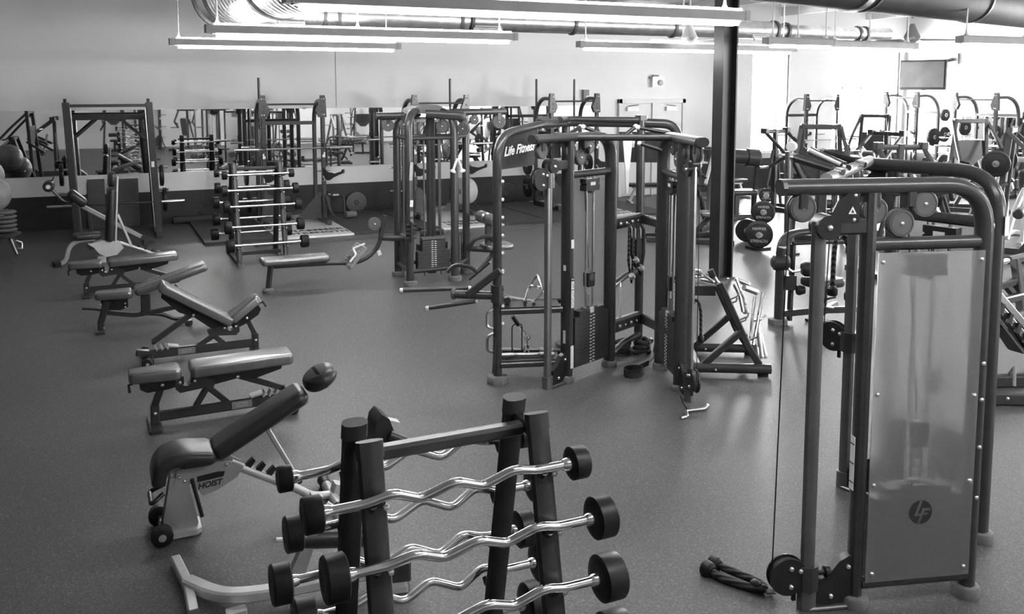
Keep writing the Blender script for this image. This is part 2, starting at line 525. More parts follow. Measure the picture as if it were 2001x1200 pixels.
# exit sign box
t = thing('exit_sign', 'small white emergency light box on the wall above the double door', 'emergency light', (12.56, YW, 2.8))
B().box((0, -.05, 0), (.34, .1, .26), ch=.01).build('housing', 'white_plastic', t)
B().lathe((.06, -.1, -.02), (.06, -.14, -.02), [(0, .06), (.7, .07), (1, .05)], 14).build('lamp_head', 'bumper_grey', t)
B().box((-.06, -.06, .15), (.16, .06, .04)).build('bracket', 'frame_dark', t)
B().box((-.19, -.03, .1), (.06, .05, .05)).build('junction', 'print_grey', t)
t = thing('alarm_box', 'small grey alarm box on the wall beside the farthest rack left of the double door', 'alarm box', (10.55, YW, 2.48))
B().box((0, -.04, 0), (.16, .08, .26), ch=.01).build('housing', 'print_grey', t)
B().cyl((.02, -.08, -.05), (.02, -.1, -.05), .045, 12).build('lens', 'white_plastic', t)

# steel column
t = bpy.data.objects.new('column', None); COL.objects.link(t); t['kind'] = 'structure'
t.location = (7.86, 10.02, 0); t.rotation_euler = (0, 0, R(90))
cw = .22
B().box((0, -cw / 2, HC / 2), (cw, .022, HC)).build('flange', 'steel_column', t)
B().box((0, cw / 2, HC / 2), (cw, .022, HC)).build('flange', 'steel_column', t)
B().box((0, 0, HC / 2), (.016, cw - .02, HC)).build('web', 'steel_column', t)
B().box((0, 0, .012), (.3, .3, .024)).build('base_plate', 'steel_column', t)

# ------------------------------------------------------------------ ceiling services
def tube_lamp(x0, x1, y, z, label, group=None, rz=0.0, hang=(.0, .45, .97), up=True):
    t = thing('ceiling_lamp', label, 'ceiling lamp', ((x0 + x1) / 2, y, z), rz, group)
    L = (x1 - x0) / 2
    B().prism([(-.05, -.04), (-.062, -.03), (-.062, .045), (-.05, .06), (.05, .06), (.062, .045), (.062, -.03), (.05, -.04)], (0, 0, .045), (0, 1, 0), (0, 0, 1), 2 * L).build('housing', 'lamp_housing', t)
    for s_ in (-1, 1):
        B().box((s_ * (L + .03), 0, .055), (.07, .13, .085), ch=.01).build('end_cap', 'lamp_housing', t)
        B().tube([(-L + .05, s_ * .03, -.01), (L - .05, s_ * .03, -.01)], .02, 8).build('lamp_tube', 'lamp_tube', t)
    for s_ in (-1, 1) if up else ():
        B().tube([(-L + .03, s_ * .05, .108), (L - .03, s_ * .05, .108)], .007, 6).build('lit_edge_glow', 'lamp_tube', t)  # glowing strip standing in for the lit top edge of the housing
    for h in hang:
        xx = -L + .06 + (2 * L - .12) * h
        B().lathe((xx, 0, .1), (xx, 0, .19), [(0, .04), (.5, .015), (1, .01)], 8).build('canopy', 'white_plastic', t)
        B().tube([(xx, 0, .18), (xx, 0, HC - z)], .01, 6).build('hanger', 'white_plastic', t)
    return t
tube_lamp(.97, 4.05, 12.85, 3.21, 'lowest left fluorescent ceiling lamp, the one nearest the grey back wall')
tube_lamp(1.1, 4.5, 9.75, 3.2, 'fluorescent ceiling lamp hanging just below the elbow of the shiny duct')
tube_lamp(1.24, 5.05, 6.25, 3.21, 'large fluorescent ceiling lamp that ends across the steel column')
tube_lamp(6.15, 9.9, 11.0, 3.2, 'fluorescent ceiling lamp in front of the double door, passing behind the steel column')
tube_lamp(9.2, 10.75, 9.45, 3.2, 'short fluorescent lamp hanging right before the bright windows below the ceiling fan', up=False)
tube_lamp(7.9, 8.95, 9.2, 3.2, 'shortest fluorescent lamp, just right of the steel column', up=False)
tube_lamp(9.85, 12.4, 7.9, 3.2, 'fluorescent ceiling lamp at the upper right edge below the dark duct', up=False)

for k, (x, y, lb) in enumerate(((3.4, 1.5, 'added fluorescent lamp overhead just right of the camera, out of the picture'), (8.0, 2.0, 'second added fluorescent lamp overhead right of the camera, out of the picture'),
                                (9.0, -3.0, 'added fluorescent lamp far behind the camera on the right'), (15.5, 4.0, 'added fluorescent lamp by the right wall, out of the picture'))):
    tube_lamp(x - 1.7, x + 1.7, y, 3.2, lb)  # unseen lamps added to brighten the floor and foreground
# galvanised supply duct with elbow and flanges
t = thing('air_duct', 'shiny galvanised spiral duct with an elbow running along the back wall', 'air duct', (0, 0, 0))
D0, D1 = V((1.72, 13.75, 3.97)), V((3.9, 1.0, 3.97))
ud = (D1 - D0).normalized()
B().tube([D0 + ud * .1, D1], .46, 28).build('large_duct', 'galvanised', t)
sp = B()
for k in range(26):
    c = D0 + ud * (.75 + k * .13)
    sp.ring(c, c + ud * .012, .466, .455, 28)
sp.build('spiral_seam', 'steel', t)
for q in (.12, .62, 2.3, 4.4):
    c = D0 + ud * q
    B().ring(c, c + ud * .06, .485, .45, 28).build('flange_ring', 'duct_strap', t)
B().sweep([D0 + ud * .15, D0 - ud * .1, V((1.86, 14.02, 3.9)), V((2.5, 14.0, 3.77))], circ(.4, 24), (0, 0, 1), .3, 6).build('elbow', 'galvanised', t)
for x0, x1, r in ((2.3, 5.6, .25), (5.6, 12.2, .175), (12.2, 15.2, .13)):
    B().tube([(x0, 14, 3.77), (x1, 14, 3.77)], r, 20).build('branch_duct', 'galvanised', t)
for x, r in ((3.2, .25), (3.42, .25), (5.45, .25), (5.66, .2), (7.6, .18), (9.7, .18), (12.1, .18), (12.4, .15), (14.3, .135), (14.5, .135)):
    B().ring((x, 14, 3.77), (x + .05, 14, 3.77), r + .02, r - .01, 20).build('flange_ring', 'duct_strap', t)
for x, r in ((2.65, .25), (5.95, .175), (11.75, .175)):
    g = B().box((x, 13.77 if r > .2 else 13.83, 3.62), (.52, .03, .15), (R(-35), 0, 0)).build('air_grille', 'white_plastic', t)
    for k in range(3):
        B().box((x, 13.75 if r > .2 else 13.81, 3.58 + k * .035), (.48, .02, .006), (R(-35), 0, 0)).build('slat', 'lamp_housing', g)
for x in (3.3, 5.5, 8.6, 12.3):
    B().tube([(x, 14, 3.9), (x, 14, HC)], .008, 6).build('hanger', 'steel', t)
for q in (1.0, 5.0, 9.0):
    c = D0 + ud * q
    B().tube([c + V((0, 0, .4)), V((c.x, c.y, HC))], .01, 6).build('hanger', 'steel', t)

t = thing('air_duct', 'dark round duct crossing the upper right corner close overhead', 'air duct', (0, 0, 0))
D0, D1 = V((4.2, 6.7, 3.82)), V((16.0, 9.7, 3.82)); ud = (D1 - D0).normalized()
B().tube([D0, D1], .31, 26).build('duct', 'duct_dark', t)
for q in (1.2, 3.6, 3.75, 6.4, 9.0):
    c = D0 + ud * q
    B().ring(c, c + ud * .04, .325, .3, 26).build('flange_ring', 'duct_strap', t)
B().ring(D0 + ud * 3.5, D0 + ud * 3.62, .33, .3, 26).build('bright_collar', 'galvanised', t)
for q in (.6, 5, 9.5):
    c = D0 + ud * q
    B().tube([c + V((0, 0, .3)), V((c.x, c.y, HC))], .01, 6).build('hanger', 'steel', t)

def ceiling_fan(loc, label, m, ang, rb=.66):
    t = thing('ceiling_fan', label, 'ceiling fan', loc)
    B().lathe((0, 0, -.06), (0, 0, .22), [(0, .05), (.12, .1), (.3, .12), (.6, .08), (1, .03)], 18).build('motor', m, t)
    B().tube([(0, 0, .3), (0, 0, HC - loc[2])], .016, 8).build('downrod', m, t)
    B().lathe((0, 0, HC - loc[2] - .1), (0, 0, HC - loc[2]), [(0, .04), (1, .08)], 14).build('canopy', m, t)
    for k in range(3):
        a = R(ang + 120 * k)
        c, s_ = math.cos(a), math.sin(a)
        B().box((c * (rb * .58 + .06), s_ * (rb * .58 + .06), -.02), (rb * .9, .13, .012), (R(10), 0, a), ch=.02).build('blade', m, t)
ceiling_fan((11.3, 9.95, 3.40), 'grey three-blade ceiling fan under the dark duct on the right', 'print_grey', -22)
ceiling_fan((7.85, 10.85, 3.36), 'white ceiling fan hanging just left of the steel column', 'white_plastic', 160, .5)

# wall screen on its bracket
t = thing('television', 'wall-mounted flat screen on a bracket above the far right racks', 'television', (20.15, 17.35, 3.0), 0)
tv = Matrix.Rotation(R(-77), 4, 'Z')
def tvb(c, d, ch=0.01): 
    b = B().box(c, d, ch=ch); b.v = [tv @ p for p in b.v]; return b
tvb((0, .03, 0), (1.28, .07, .8)).build('housing', 'frame_dark', t)
sc_ = B().box((0, -.012, .01), (1.2, .012, .68)); sc_.v = [tv @ p for p in sc_.v]; sc_.build('display', 'screen', t)
tvb((0, .1, -.4), (.12, .05, .04)).build('sensor', 'print_grey', t)
B().tube([(.05, .02, .1), (.4, -.1, .3), (.78, -.3, .42)], .05, 8).build('bracket', 'frame', t)
B().box((.81, -.3, .42), (.05, .3, .3), ch=.01).build('wall_plate', 'print_grey', t)
# ------------------------------------------------------------------ curl bar rack in the foreground
def bar_rack(loc, label, half_w, y_top, y_bot, H, peg_z_front, peg_z_rear, wide=.092, deep=.055):
    """A-frame rack: four leaning posts, top bar, side connectors, base"""
    t = thing('barbell_rack', label, 'barbell rack', loc)
    def py(z, s): return s * (y_bot + (y_top - y_bot) * z / H)
    for sx in (-1, 1):
        for sy in (-1, 1):
            a = V((sx * half_w, py(.03, sy), .03)); b_ = V((sx * half_w, py(H - .05, sy), H - .05))
            p = B().sweep([a, b_], stad(wide, deep, 4) if sx else [], (1, 0, 0)).build('post', 'frame' if sy < 0 else 'frame_dark', t)
            d = (b_ - a).normalized()
            B().sweep([b_ - d * .005, b_ + d * .045, b_ + d * .056], stad(wide + .008, deep + .008, 4), (1, 0, 0)).build('post_cap', 'frame', p)
            for z in (peg_z_front if sy < 0 else peg_z_rear):
                y = py(z, sy)
                k = B()
                k.tube([(sx * half_w - .02, y + sy * .005, z - .03), (sx * half_w - .02, y + sy * .055, z - .032), (sx * half_w - .02, y + sy * .075, z - .012)], .013, 8)
                k.build('peg', 'frame_dark', p)
                bolt(p, (sx * half_w + .03, y + sy * .055, z - .034), (0, sy, .2), .013)
        B().sweep([(sx * half_w, py(H - .085, -1), H - .08), (sx * half_w, py(H - .085, 1), H - .08)], stad(.05, .03, 3), (0, 0, 1)).build('side_connector', 'frame_dark', t)
        B().sweep([(sx * half_w, -y_bot - .1, .035), (sx * half_w, y_bot + .1, .035)], stad(.07, .06, 3), (1, 0, 0)).build('base_rail', 'frame', t)
        for sy in (-1, 1):
            B().cyl((sx * half_w, sy * (y_bot + .1), 0), (sx * half_w, sy * (y_bot + .1), .05), .05, 14).build('foot', 'rubber_grey', t)
    B().sweep([(-half_w + .02, 0, H - .085), (half_w - .02, 0, H - .085)], rect(.06, .05, .012), (0, 1, 0)).build('top_bar', 'frame', t)
    B().sweep([(-half_w, 0, .1), (half_w, 0, .1)], rect(.06, .04), (0, 0, 1)).build('base_bar', 'frame', t)
    return t

rack_c = V((1.138, 3.045, 0))
curl_rack = bar_rack(rack_c, 'black A-frame rack holding the wavy chrome curl bars nearest the camera', .325, .098, .40, 1.42,
         (1.25, 1.04, .83, .62, .41), (1.2, .96, .745, .55, .34))

def fixed_bar(x0, x1, y, z, r, label, curl=True, th=.062, group='fixed barbells', rr=.0175, flip=1):
    """one-piece bar with a rubber head at each end"""
    t = thing('curl_bar' if curl else 'straight_barbell', label, 'barbell', ((x0 + x1) / 2, y, z), 0, None)
    L = (x1 - x0) / 2
    if curl:
        k = [(-L, .0), (-.34 * L * 2, .002), (-.24 * L * 2, .028), (-.125 * L * 2, -.025), (.005, .025), (.13 * L * 2, -.025), (.245 * L * 2, .028), (.34 * L * 2, .002), (L, 0)]
        pts = [(a, -c * .5 * flip, c) for a, c in k]
        B().tube(pts, rr, 12, bend=.03, bn=4).build('bar', 'chrome', t)
    else:
        B().tube([(-L, 0, 0), (L, 0, 0)], rr, 12).build('bar', 'chrome', t)
    for s_ in (-1, 1):
        h = B().lathe((s_ * (L - th * .1), 0, 0), (s_ * (L + th), 0, 0), [(0, r * .55), (.02, r * .88), (.1, r), (.9, r), (.985, r * .93), (1, r * .82)], 26).build('weight_head', 'rubber', t)
        B().lathe((s_ * (L - th * .1 - .03), 0, 0), (s_ * (L - th * .1), 0, 0), [(0, .02), (.4, .024), (1, .026)], 14).build('collar', 'chrome', h)
        B().ring((s_ * (L + th - .001), 0, 0), (s_ * (L + th + .002), 0, 0), r * .62, r * .5, 22).build('end_ring', 'plate_grey', h)
    return t
FY = lambda z: 2.58 + .216 * z      # line of the front pegs
RY = lambda z: 3.50 - .20 * z
for k, (x0, x1, z, r) in enumerate(((.615, 1.555, 1.25, .062), (.68, 1.63, 1.04, .079), (.70, 1.63, .825, .087), (.71, 1.63, .615, .093), (.71, 1.63, .405, .098))):
    nm = ('topmost', 'second', 'third', 'fourth', 'lowest')[k]
    fixed_bar(x0, x1, FY(z) - .01, z, r, '%s wavy chrome curl bar with black heads on the camera side of the rack' % nm, th=.06 + .012 * k)
for k, (x0, x1, z, r) in enumerate(((.60, 1.545, 1.2, .049), (.64, 1.62, .955, .07), (.60, 1.58, .742, .079), (.70, 1.69, .55, .086), (.68, 1.66, .335, .093))):
    nm = ('topmost', 'second', 'third', 'fourth', 'lowest')[k]
    fixed_bar(x0, x1, RY(z) + .01, z, r, '%s wavy chrome curl bar with black heads on the bench side of the rack' % nm, th=.05 + .01 * k, flip=-1)

# ------------------------------------------------------------------ silver bench with saddle seat and long raised back
def hoist_bench(loc, rz, label, back, mirror=False):
    """local: x runs from seat to tail, origin under the front stand; back = (x0,z0,x1,z1,hx,hz)"""
    t = thing('adjustable_bench', label, 'bench', loc, rz)
    # front stand: two plates leaning together with foot plate, wheels and grab handle
    for s_ in (-1, 1):
        B().prism([(-.06, .02), (.12, .02), (.13, .06), (.07, .36), (-.02, .36), (-.07, .08)], (0, s_ * .045, 0), (1, 0, 0), (0, 0, 1), .008).build('stand_plate', 'silver_paint', t)
    B().box((.03, 0, .21), (.09, .07, .36), (0, R(-4), 0), ch=.01).build('stand_tube', 'silver_light', t)
    B().box((.045, 0, .022), (.2, .2, .03), ch=.03).build('foot_plate', 'silver_light', t)
    for s_ in (-1, 1):
        w = B().lathe((-.08, s_ * .11, .062), (-.08, s_ * .17, .062), [(0, .045), (.15, .062), (.85, .062), (1, .045)], 18).build('wheel', 'rubber', t)
        B().cyl((-.08, s_ * .165, .062), (-.08, s_ * .178, .062), .022, 14).build('hub', 'bolt', w)
    B().tube([(-.08, -.12, .062), (-.08, .12, .062)], .012, 8).build('axle', 'steel', t)
    B().tube([(-.06, -.06, .28), (-.13, -.1, .24), (-.13, .1, .24), (-.06, .06, .28)], .014, 8, bend=.04).build('grab_handle', 'frame_dark', t)
    B().tube([(.1, -.06, .34), (.15, -.07, .1)], .012, 8).build('pop_pin_rod', 'frame_dark', t)
    # side plates that carry the sign
    for s_ in (-1, 1):
        pl = B().prism([(.0, .30), (.02, .40), (.20, .43), (.34, .40), (.40, .36), (.36, .30), (.24, .24), (.16, .22), (.1, .31)], (0, s_ * .05, 0), (1, 0, 0), (0, 0, 1), .008).build('side_plate', 'silver_paint', t)
        lettering('HOIST', .048, 'sticker_dark', pl, face((.2, s_ * .056, .285), (-s_ * -1 if s_ < 0 else -1, 0, 0), (0, 0, 1)) if s_ > 0 else face((.2, -.056, .285), (1, 0, .06), (0, 0, 1)), shear=.25, bold=.0015)
        B().prism([(.13, .345), (.25, .355), (.29, .35), (.28, .32), (.13, .31)], (0, s_ * .052, 0), (1, 0, 0), (0, 0, 1), .008).build('slot', 'frame_dark', pl)
        for p in ((.03, .36), (.06, .33), (.3, .39)):
            bolt(pl, (p[0], s_ * .056, p[1]), (0, s_, 0), .011)
    # saddle seat: pad that drops over the front
    st = B()
    st.sweep([(-.085, 0, .36), (-.075, 0, .43), (-.04, 0, .475), (.06, 0, .492), (.2, 0, .47)], stad(.31, .08, 5), (0, 1, 0), bend=.05, bn=4)
    m_ = st.build('seat', 'vinyl', t, angle=50)
    B().pad((.13, 0, .466), (.22, .29, .075), .03, None, taper=-.0).build('seat_rear', 'vinyl', t)
    # ladder rail with teeth down to the tail
    B().tube([(.33, 0, .37), (.74, 0, .125), (.82, 0, .06), (.93, 0, .05)], .027, 12, bend=.1).build('ladder_rail', 'silver_light', t)
    for k in range(5):
        q = k / 5
        B().prism([(-.02, 0), (.02, 0), (.025, .05), (0, .06), (-.012, .03)], (.43 + .31 * q, 0, .335 - .185 * q), (1, 0, -.6), (.6, 0, 1), .03).build('tooth', 'frame_dark', t)
    B().sweep([(.95, -.26, .04), (.95, .26, .04)], circ(.034, 12)).build('tail_tube', 'silver_paint', t)
    for s_ in (-1, 1):
        B().lathe((.95, s_ * .17, .04), (.95, s_ * .27, .04), [(0, .038), (.9, .04), (1, .03)], 14).build('tail_grip', 'rubber', t)
    B().box((1.0, 0, .085), (.1, .08, .06), (0, R(20), 0), ch=.01).build('tail_bracket', 'silver_light', t)
    # back rest
    x0, z0, x1, z1, hx, hz = back
    d = V((x1 - x0, 0, z1 - z0)); L = d.length; u = d.normalized(); w = V((-u.z, 0, u.x))
    mt = Matrix(((u.x, 0, w.x, x0 + d.x / 2), (0, 1, 0, 0), (u.z, 0, w.z, z0 + d.z / 2), (0, 0, 0, 1)))
    B().pad((0, 0, 0), (L, .26, .095), .045, mt, rh=.06).build('back_pad', 'vinyl', t, angle=60)
    hm = Matrix(((u.x, 0, w.x, hx), (0, 1, 0, 0), (u.z, 0, w.z, hz), (0, 0, 0, 1)))
    B().pad((0, 0, 0), (.22, .27, .1), .048, hm, rh=.12, seg=6).build('head_pad', 'vinyl', t, angle=60)
    B().sweep([V((x0, 0, z0)) - w * .06 + u * .04, V((x0, 0, z0)) - w * .06 + u * (L * .97)], rect(.06, .035), (0, 1, 0)).build('back_rail', 'silver_paint', t)
    a = V((x0, 0, z0)) + u * (L * .52) - w * .08
    B().sweep([a, V((.73, 0, .2))], rect(.05, .03), (0, 1, 0)).build('support_strut', 'silver_paint', t)
    B().tube([(.73, -.08, .21), (.73, .08, .21)], .016, 8).build('strut_pin', 'frame_dark', t)
    bolt(t, a + V((0, -.03, .01)), (0, -1, 0), .011)
    return t
hoist_bench((.318, 5.5, 0), 0, 'silver framed adjustable bench with black saddle seat and raised long back', (.225, .462, .79, .765, .885, .835))

# ------------------------------------------------------------------ second silver bench, mostly behind the curl bar rack
t = thing('adjustable_bench', 'pale silver bench base with black leg roller standing right behind the curl bar rack', 'bench', (.33, 4.5, 0))
B().sweep([(-.04, .60, .035), (.0, .3, .035), (.0, .0, .035)], rect(.05, .05), (0, 0, 1)).build('front_foot', 'silver_light', t)
B().box((.0, -.02, .03), (.06, .06, .06), ch=.008).build('end_cap', 'rubber', t)
B().sweep([(.0, .3, .05), (.12, .1, .06), (.22, .02, .07), (.42, -.02, .07), (.98, -.06, .08)], rect(.06, .075, .01), (0, 0, 1), bend=.1).build('base_beam', 'silver_light', t)
B().box((.2, -.04, .02), (.1, .06, .03), ch=.006).build('floor_plate', 'silver_light', t)
B().box((1.02, -.08, .085), (.16, .13, .1), (0, 0, R(-12)), ch=.012).build('ridged_block', 'frame', t)
for k in range(7):
    B().box((.96 + k * .019, -.072 - k * .004, .138), (.008, .12, .012), (0, 0, R(-12))).build('ridge', 'frame_dark', t)
B().box((1.0, -.16, .02), (.12, .07, .03), (0, 0, R(-12)), ch=.006).build('floor_plate', 'silver_light', t)
B().prism([(.46, .1), (.55, .1), (.62, .3), (.66, .52), (.6, .54), (.56, .3)], (0, .02, 0), (1, 0, 0), (0, 0, 1), .05).build('upright', 'silver_paint', t)
B().prism([(.8, .1), (.88, .1), (.96, .42), (.98, .7), (.92, .72), (.9, .42)], (0, 0, 0), (1, 0, 0), (0, 0, 1), .05).build('upright', 'silver_paint', t)
B().lathe((.5, .04, .30), (.9, .0, .245), [(0, .03), (.03, .05), (.97, .05), (1, .03)], 18).build('leg_roller', 'vinyl', t)
B().tube([(.42, .05, .31), (.96, -.005, .235)], .014, 8).build('roller_axle', 'steel', t)
B().prism([(-.05, -.12), (.05, -.12), (.075, .0), (.04, .10), (0, .13), (-.03, .1), (-.05, 0)], (.985, .08, .78), (1, 0, 0), (0, 0, 1), .16).build('knee_pad', 'vinyl', t)
B().sweep([(1.02, -.02, .8), (1.1, -.04, .76)], circ(.026, 12)).build('pad_tube', 'frame', t)
B().box((1.07, .1, .83), (.07, .06, .015), (0, R(20), 0)).build('tag_plate', 'silver_light', t)
B().tube([(.74, .3, .33), (.79, .28, .29), (.86, .26, .12)], .022, 10, bend=.03).build('adjust_lever', 'silver_light', t)

# ------------------------------------------------------------------ dark adjustable benches in a row
def dark_bench(loc, rz, label, seat_tilt, back_tilt, seat_len=.38, back_len=.80, hz=.335, wheels=True):
    """local: origin under the front leg; seat toward -x and back toward +x"""
    t = thing('adjustable_bench', label, 'bench', loc, rz)
    B().sweep([(.03, 0, .08), (1.0, 0, .08)], rect(.06, .085, .01), (0, 1, 0)).build('base_rail', 'frame', t)
    B().box((0, 0, .09), (.065, .075, .17), ch=.008).build('front_upright', 'frame', t)
    B().box((-.005, 0, .012), (.09, .40, .024), ch=.008).build('front_foot', 'frame', t)
    B().sweep([(1.0, -.2, .055), (1.0, .2, .055)], rect(.05, .06), (0, 0, 1)).build('rear_foot', 'frame', t)
    B().box((1.06, 0, .1), (.12, .07, .06), (0, R(-12), 0), ch=.01).build('rear_bracket', 'frame', t)
    if wheels:
        for s_ in (-1, 1):
            w = B().lathe((1.03, s_ * .2, .05), (1.03, s_ * .25, .05), [(0, .04), (.2, .05), (.8, .05), (1, .04)], 16).build('wheel', 'rubber', t)
            B().cyl((1.03, s_ * .248, .05), (1.03, s_ * .258, .05), .016, 10).build('hub', 'bolt', w)
    B().sweep([(.30, 0, .1), (.40, 0, hz - .075)], rect(.05, .045), (0, 1, 0)).build('strut', 'frame', t)
    B().sweep([(.56, 0, .1), (.40, 0, hz - .075)], rect(.05, .045), (0, 1, 0)).build('strut', 'frame', t)
    B().prism([(.16, .03), (.155, -.05), (.19, -.085), (.36, -.07), (.44, -.085), (.46, -.02), (.33, .03), (.25, -.035), (.22, -.03)], (0, 0, hz), (1, 0, 0), (0, 0, 1), .09).build('pivot_plate', 'frame', t)
    sh = V((.20, 0, hz)); bh = V((.30, 0, hz))
    cs, ss = math.cos(R(seat_tilt)), math.sin(R(seat_tilt))
    us = V((-cs, 0, ss)); ws = V((ss, 0, cs))
    c = sh + us * (seat_len / 2 - .0) + ws * .085
    ms = Matrix(((-us.x, 0, ws.x, c.x), (0, 1, 0, 0), (-us.z, 0, ws.z, c.z), (0, 0, 0, 1)))
    B().pad((0, 0, 0), (seat_len, .27, .085), .022, ms, taper=.38, rh=.05).build('seat', 'vinyl_grey', t, angle=60)
    B().prism([(-.02, .045), (-.02, -.02), (.10, -.045), (.25, -.05), (.30, -.02), (.31, .045)], sh, us, ws, .075).build('seat_bracket', 'frame_dark', t)
    e = sh + us * (seat_len - .03) + ws * .03
    B().sweep([e, e + us * .03 - ws * .01, e + us * .025 - ws * .07], rect(.025, .022), (0, 1, 0)).build('seat_lever', 'frame', t)
    B().sweep([V((0, 0, .165)), sh + us * .14 - ws * .01], rect(.055, .05), (0, 1, 0)).build('seat_leg', 'frame', t)
    cb, sb = math.cos(R(back_tilt)), math.sin(R(back_tilt))
    ub = V((cb, 0, sb)); wb_ = V((-sb, 0, cb))
    c = bh + ub * (back_len / 2 - .03) + wb_ * .085
    mb = Matrix(((ub.x, 0, wb_.x, c.x), (0, 1, 0, 0), (ub.z, 0, wb_.z, c.z), (0, 0, 0, 1)))
    B().pad((0, 0, 0), (back_len, .28, .09), .022, mb, rh=.04).build('back_pad', 'vinyl_grey', t, angle=60)
    B().prism([(-.02, .045), (-.03, -.02), (.12, -.06), (.33, -.035), (.46, -.06), (.68, -.01), (.7, .045)], bh, ub, wb_, .08).build('back_bracket', 'frame_dark', t)
    a = bh + ub * .34 - wb_ * .02
    q = V((1.0, 0, .165)) if back_tilt < 12 else V((.96, 0, .2))
    B().sweep([a, q], rect(.06, .05), (0, 1, 0)).build('back_strut', 'frame', t)
    B().tube([q + V((0, -.06, 0)), q + V((0, .06, 0))], .018, 8).build('strut_pin', 'frame_dark', t)
    for k in range(3):
        B().box((.84 + k * .05, 0, .14), (.014, .09, .05), (0, R(25), 0)).build('notch_tooth', 'silver_paint', t)
    B().box((.78, 0, .14), (.1, .1, .012), (0, R(-12), 0)).build('catch_plate', 'silver_paint', t)
    sd = -1 if abs(rz) < 90 else 1
    lb = B().box((.66, sd * .033, .08), (.16, .003, .06)).build('maker_plate', 'print_grey', t)
    lettering('HAMMER', .024, 'bumper_grey', lb, face((.66, sd * .0355, .09), (-sd, 0, 0), (0, 0, 1)))
    lettering('STRENGTH', .018, 'bumper_grey', lb, face((.66, sd * .0355, .068), (-sd, 0, 0), (0, 0, 1)))
    for p in (sh + us * .14, sh + us * .01, bh + ub * .0, bh + ub * .33 - wb_ * .02):
        bolt(t, p + V((0, sd * .046, 0)), (0, sd, 0), .016)
    bolt(t, (0, sd * .038, .11), (0, sd, 0), .016)
    return t
dark_bench((.312, 7.38, 0), 1.0, 'flat dark bench with level seat and back behind the silver bench with saddle seat', 0, 1)
dark_bench((1.36, 9.17, 0), 180, 'dark bench folded into a V, long pad falling toward its raised seat', 34, 33, .36, .78, .27)
dark_bench((-.22, 12.5, 0), 1.5, 'farther flat dark bench, just beyond the one with slightly raised back', 0, 2, .40, .84, .325)
# bench with single curved spine, back slightly raised
t = thing('adjustable_bench', 'dark bench with slightly raised back and bent spine beyond the V-folded one', 'bench', (.24, 10.6, 0), 0)
B().sweep([(-.3, 0, .0), (-.3, 0, .1), (-.23, 0, .33)], rect(.1, .07, .012), (0, 1, 0)).build('front_leg', 'frame', t)
B().box((-.31, 0, .012), (.1, .36, .024), ch=.008).build('front_foot', 'frame', t)
B().pad((-.16, 0, .395), (.38, .27, .085), .03, None, taper=.35, rh=.05).build('seat', 'vinyl_grey', t, angle=60)
B().prism([(-.3, .35), (-.02, .36), (-.02, .25), (-.1, .22), (-.26, .24)], (0, 0, 0), (1, 0, 0), (0, 0, 1), .08).build('seat_bracket', 'frame_dark', t)
B().sweep([(-.28, 0, .21), (.05, 0, .14), (.55, 0, .2), (.74, 0, .21)], rect(.05, .05), (0, 1, 0), bend=.06).build('lower_spine', 'frame', t)
B().sweep([(.1, 0, .16), (.35, 0, .12), (.45, 0, .05), (.62, 0, .05)], circ(.025, 10), None, .1).build('tail_tube', 'frame', t)
B().sweep([(.6, -.2, .04), (.6, .2, .04)], rect(.05, .06), (0, 0, 1)).build('tail_foot', 'frame', t)
B().box((.75, 0, .09), (.22, .1, .06), ch=.01).build('tail_plate', 'frame', t)
B().lathe((.66, 0, .1), (.7, 0, .19), [(0, .05), (.5, .045), (1, .02)], 12).build('tail_knob', 'silver_light', t)
u = V((math.cos(R(17)), 0, math.sin(R(17)))); w = V((-u.z, 0, u.x)); c = V((.08, 0, .385)) + u * .38 + w * .03
B().pad((0, 0, 0), (.8, .27, .09), .035, Matrix(((u.x, 0, w.x, c.x), (0, 1, 0, 0), (u.z, 0, w.z, c.z), (0, 0, 0, 1))), rh=.045).build('back_pad', 'vinyl_grey', t, angle=60)
B().box((.16, 0, .27), (.1, .08, .2), ch=.01).build('back_post', 'frame', t)
B().sweep([(.42, 0, .5), (.56, 0, .2)], rect(.04, .03), (0, 1, 0)).build('back_strut', 'silver_paint', t)
B().box((.47, 0, .25), (.1, .1, .04), (0, R(30), 0), ch=.008).build('catch_plate', 'silver_paint', t)
B().sweep([(-.48, 0, .27), (-.36, 0, .25), (-.2, 0, .21)], rect(.03, .025), (0, 1, 0)).build('front_lever', 'frame', t)
for p in ((-.3, -.04, .3), (-.05, -.042, .29), (-.05, -.042, .25), (-.28, -.04, .04)): bolt(t, p, (0, -1, 0), .012)

# silver bench with its back pad upright
t = thing('adjustable_bench', 'silver bench with its long black back pad standing upright, in front of the frame machine', 'bench', (-.02, 14.9, 0), 8)
B().sweep([(-.62, 0, .03), (-.5, 0, .06), (-.46, 0, .28), (-.34, 0, .36), (-.1, 0, .37)], rect(.07, .06), (0, 1, 0), bend=.1).build('front_leg', 'silver_paint', t)
B().box((-.63, 0, .035), (.1, .26, .07), ch=.02).build('front_foot', 'rubber', t)
B().pad((-.2, 0, .42), (.4, .26, .1), .04, None, rh=.06).build('seat', 'vinyl', t, angle=60)
B().prism([(-.2, .3), (0, .34), (.25, .3), (.3, .2), (.2, .1), (.05, .08), (-.05, .14), (-.12, .24)], (0, -.05, 0), (1, 0, 0), (0, 0, 1), .01).build('side_plate', 'silver_light', t)
B().prism([(-.2, .3), (0, .34), (.25, .3), (.3, .2), (.2, .1), (.05, .08), (-.05, .14), (-.12, .24)], (0, .05, 0), (1, 0, 0), (0, 0, 1), .01).build('side_plate', 'silver_light', t)
u = V((.08, 0, .997)); w = V((-u.z, 0, u.x)); c = V((.1, 0, .3)) + u * .42 + w * .0
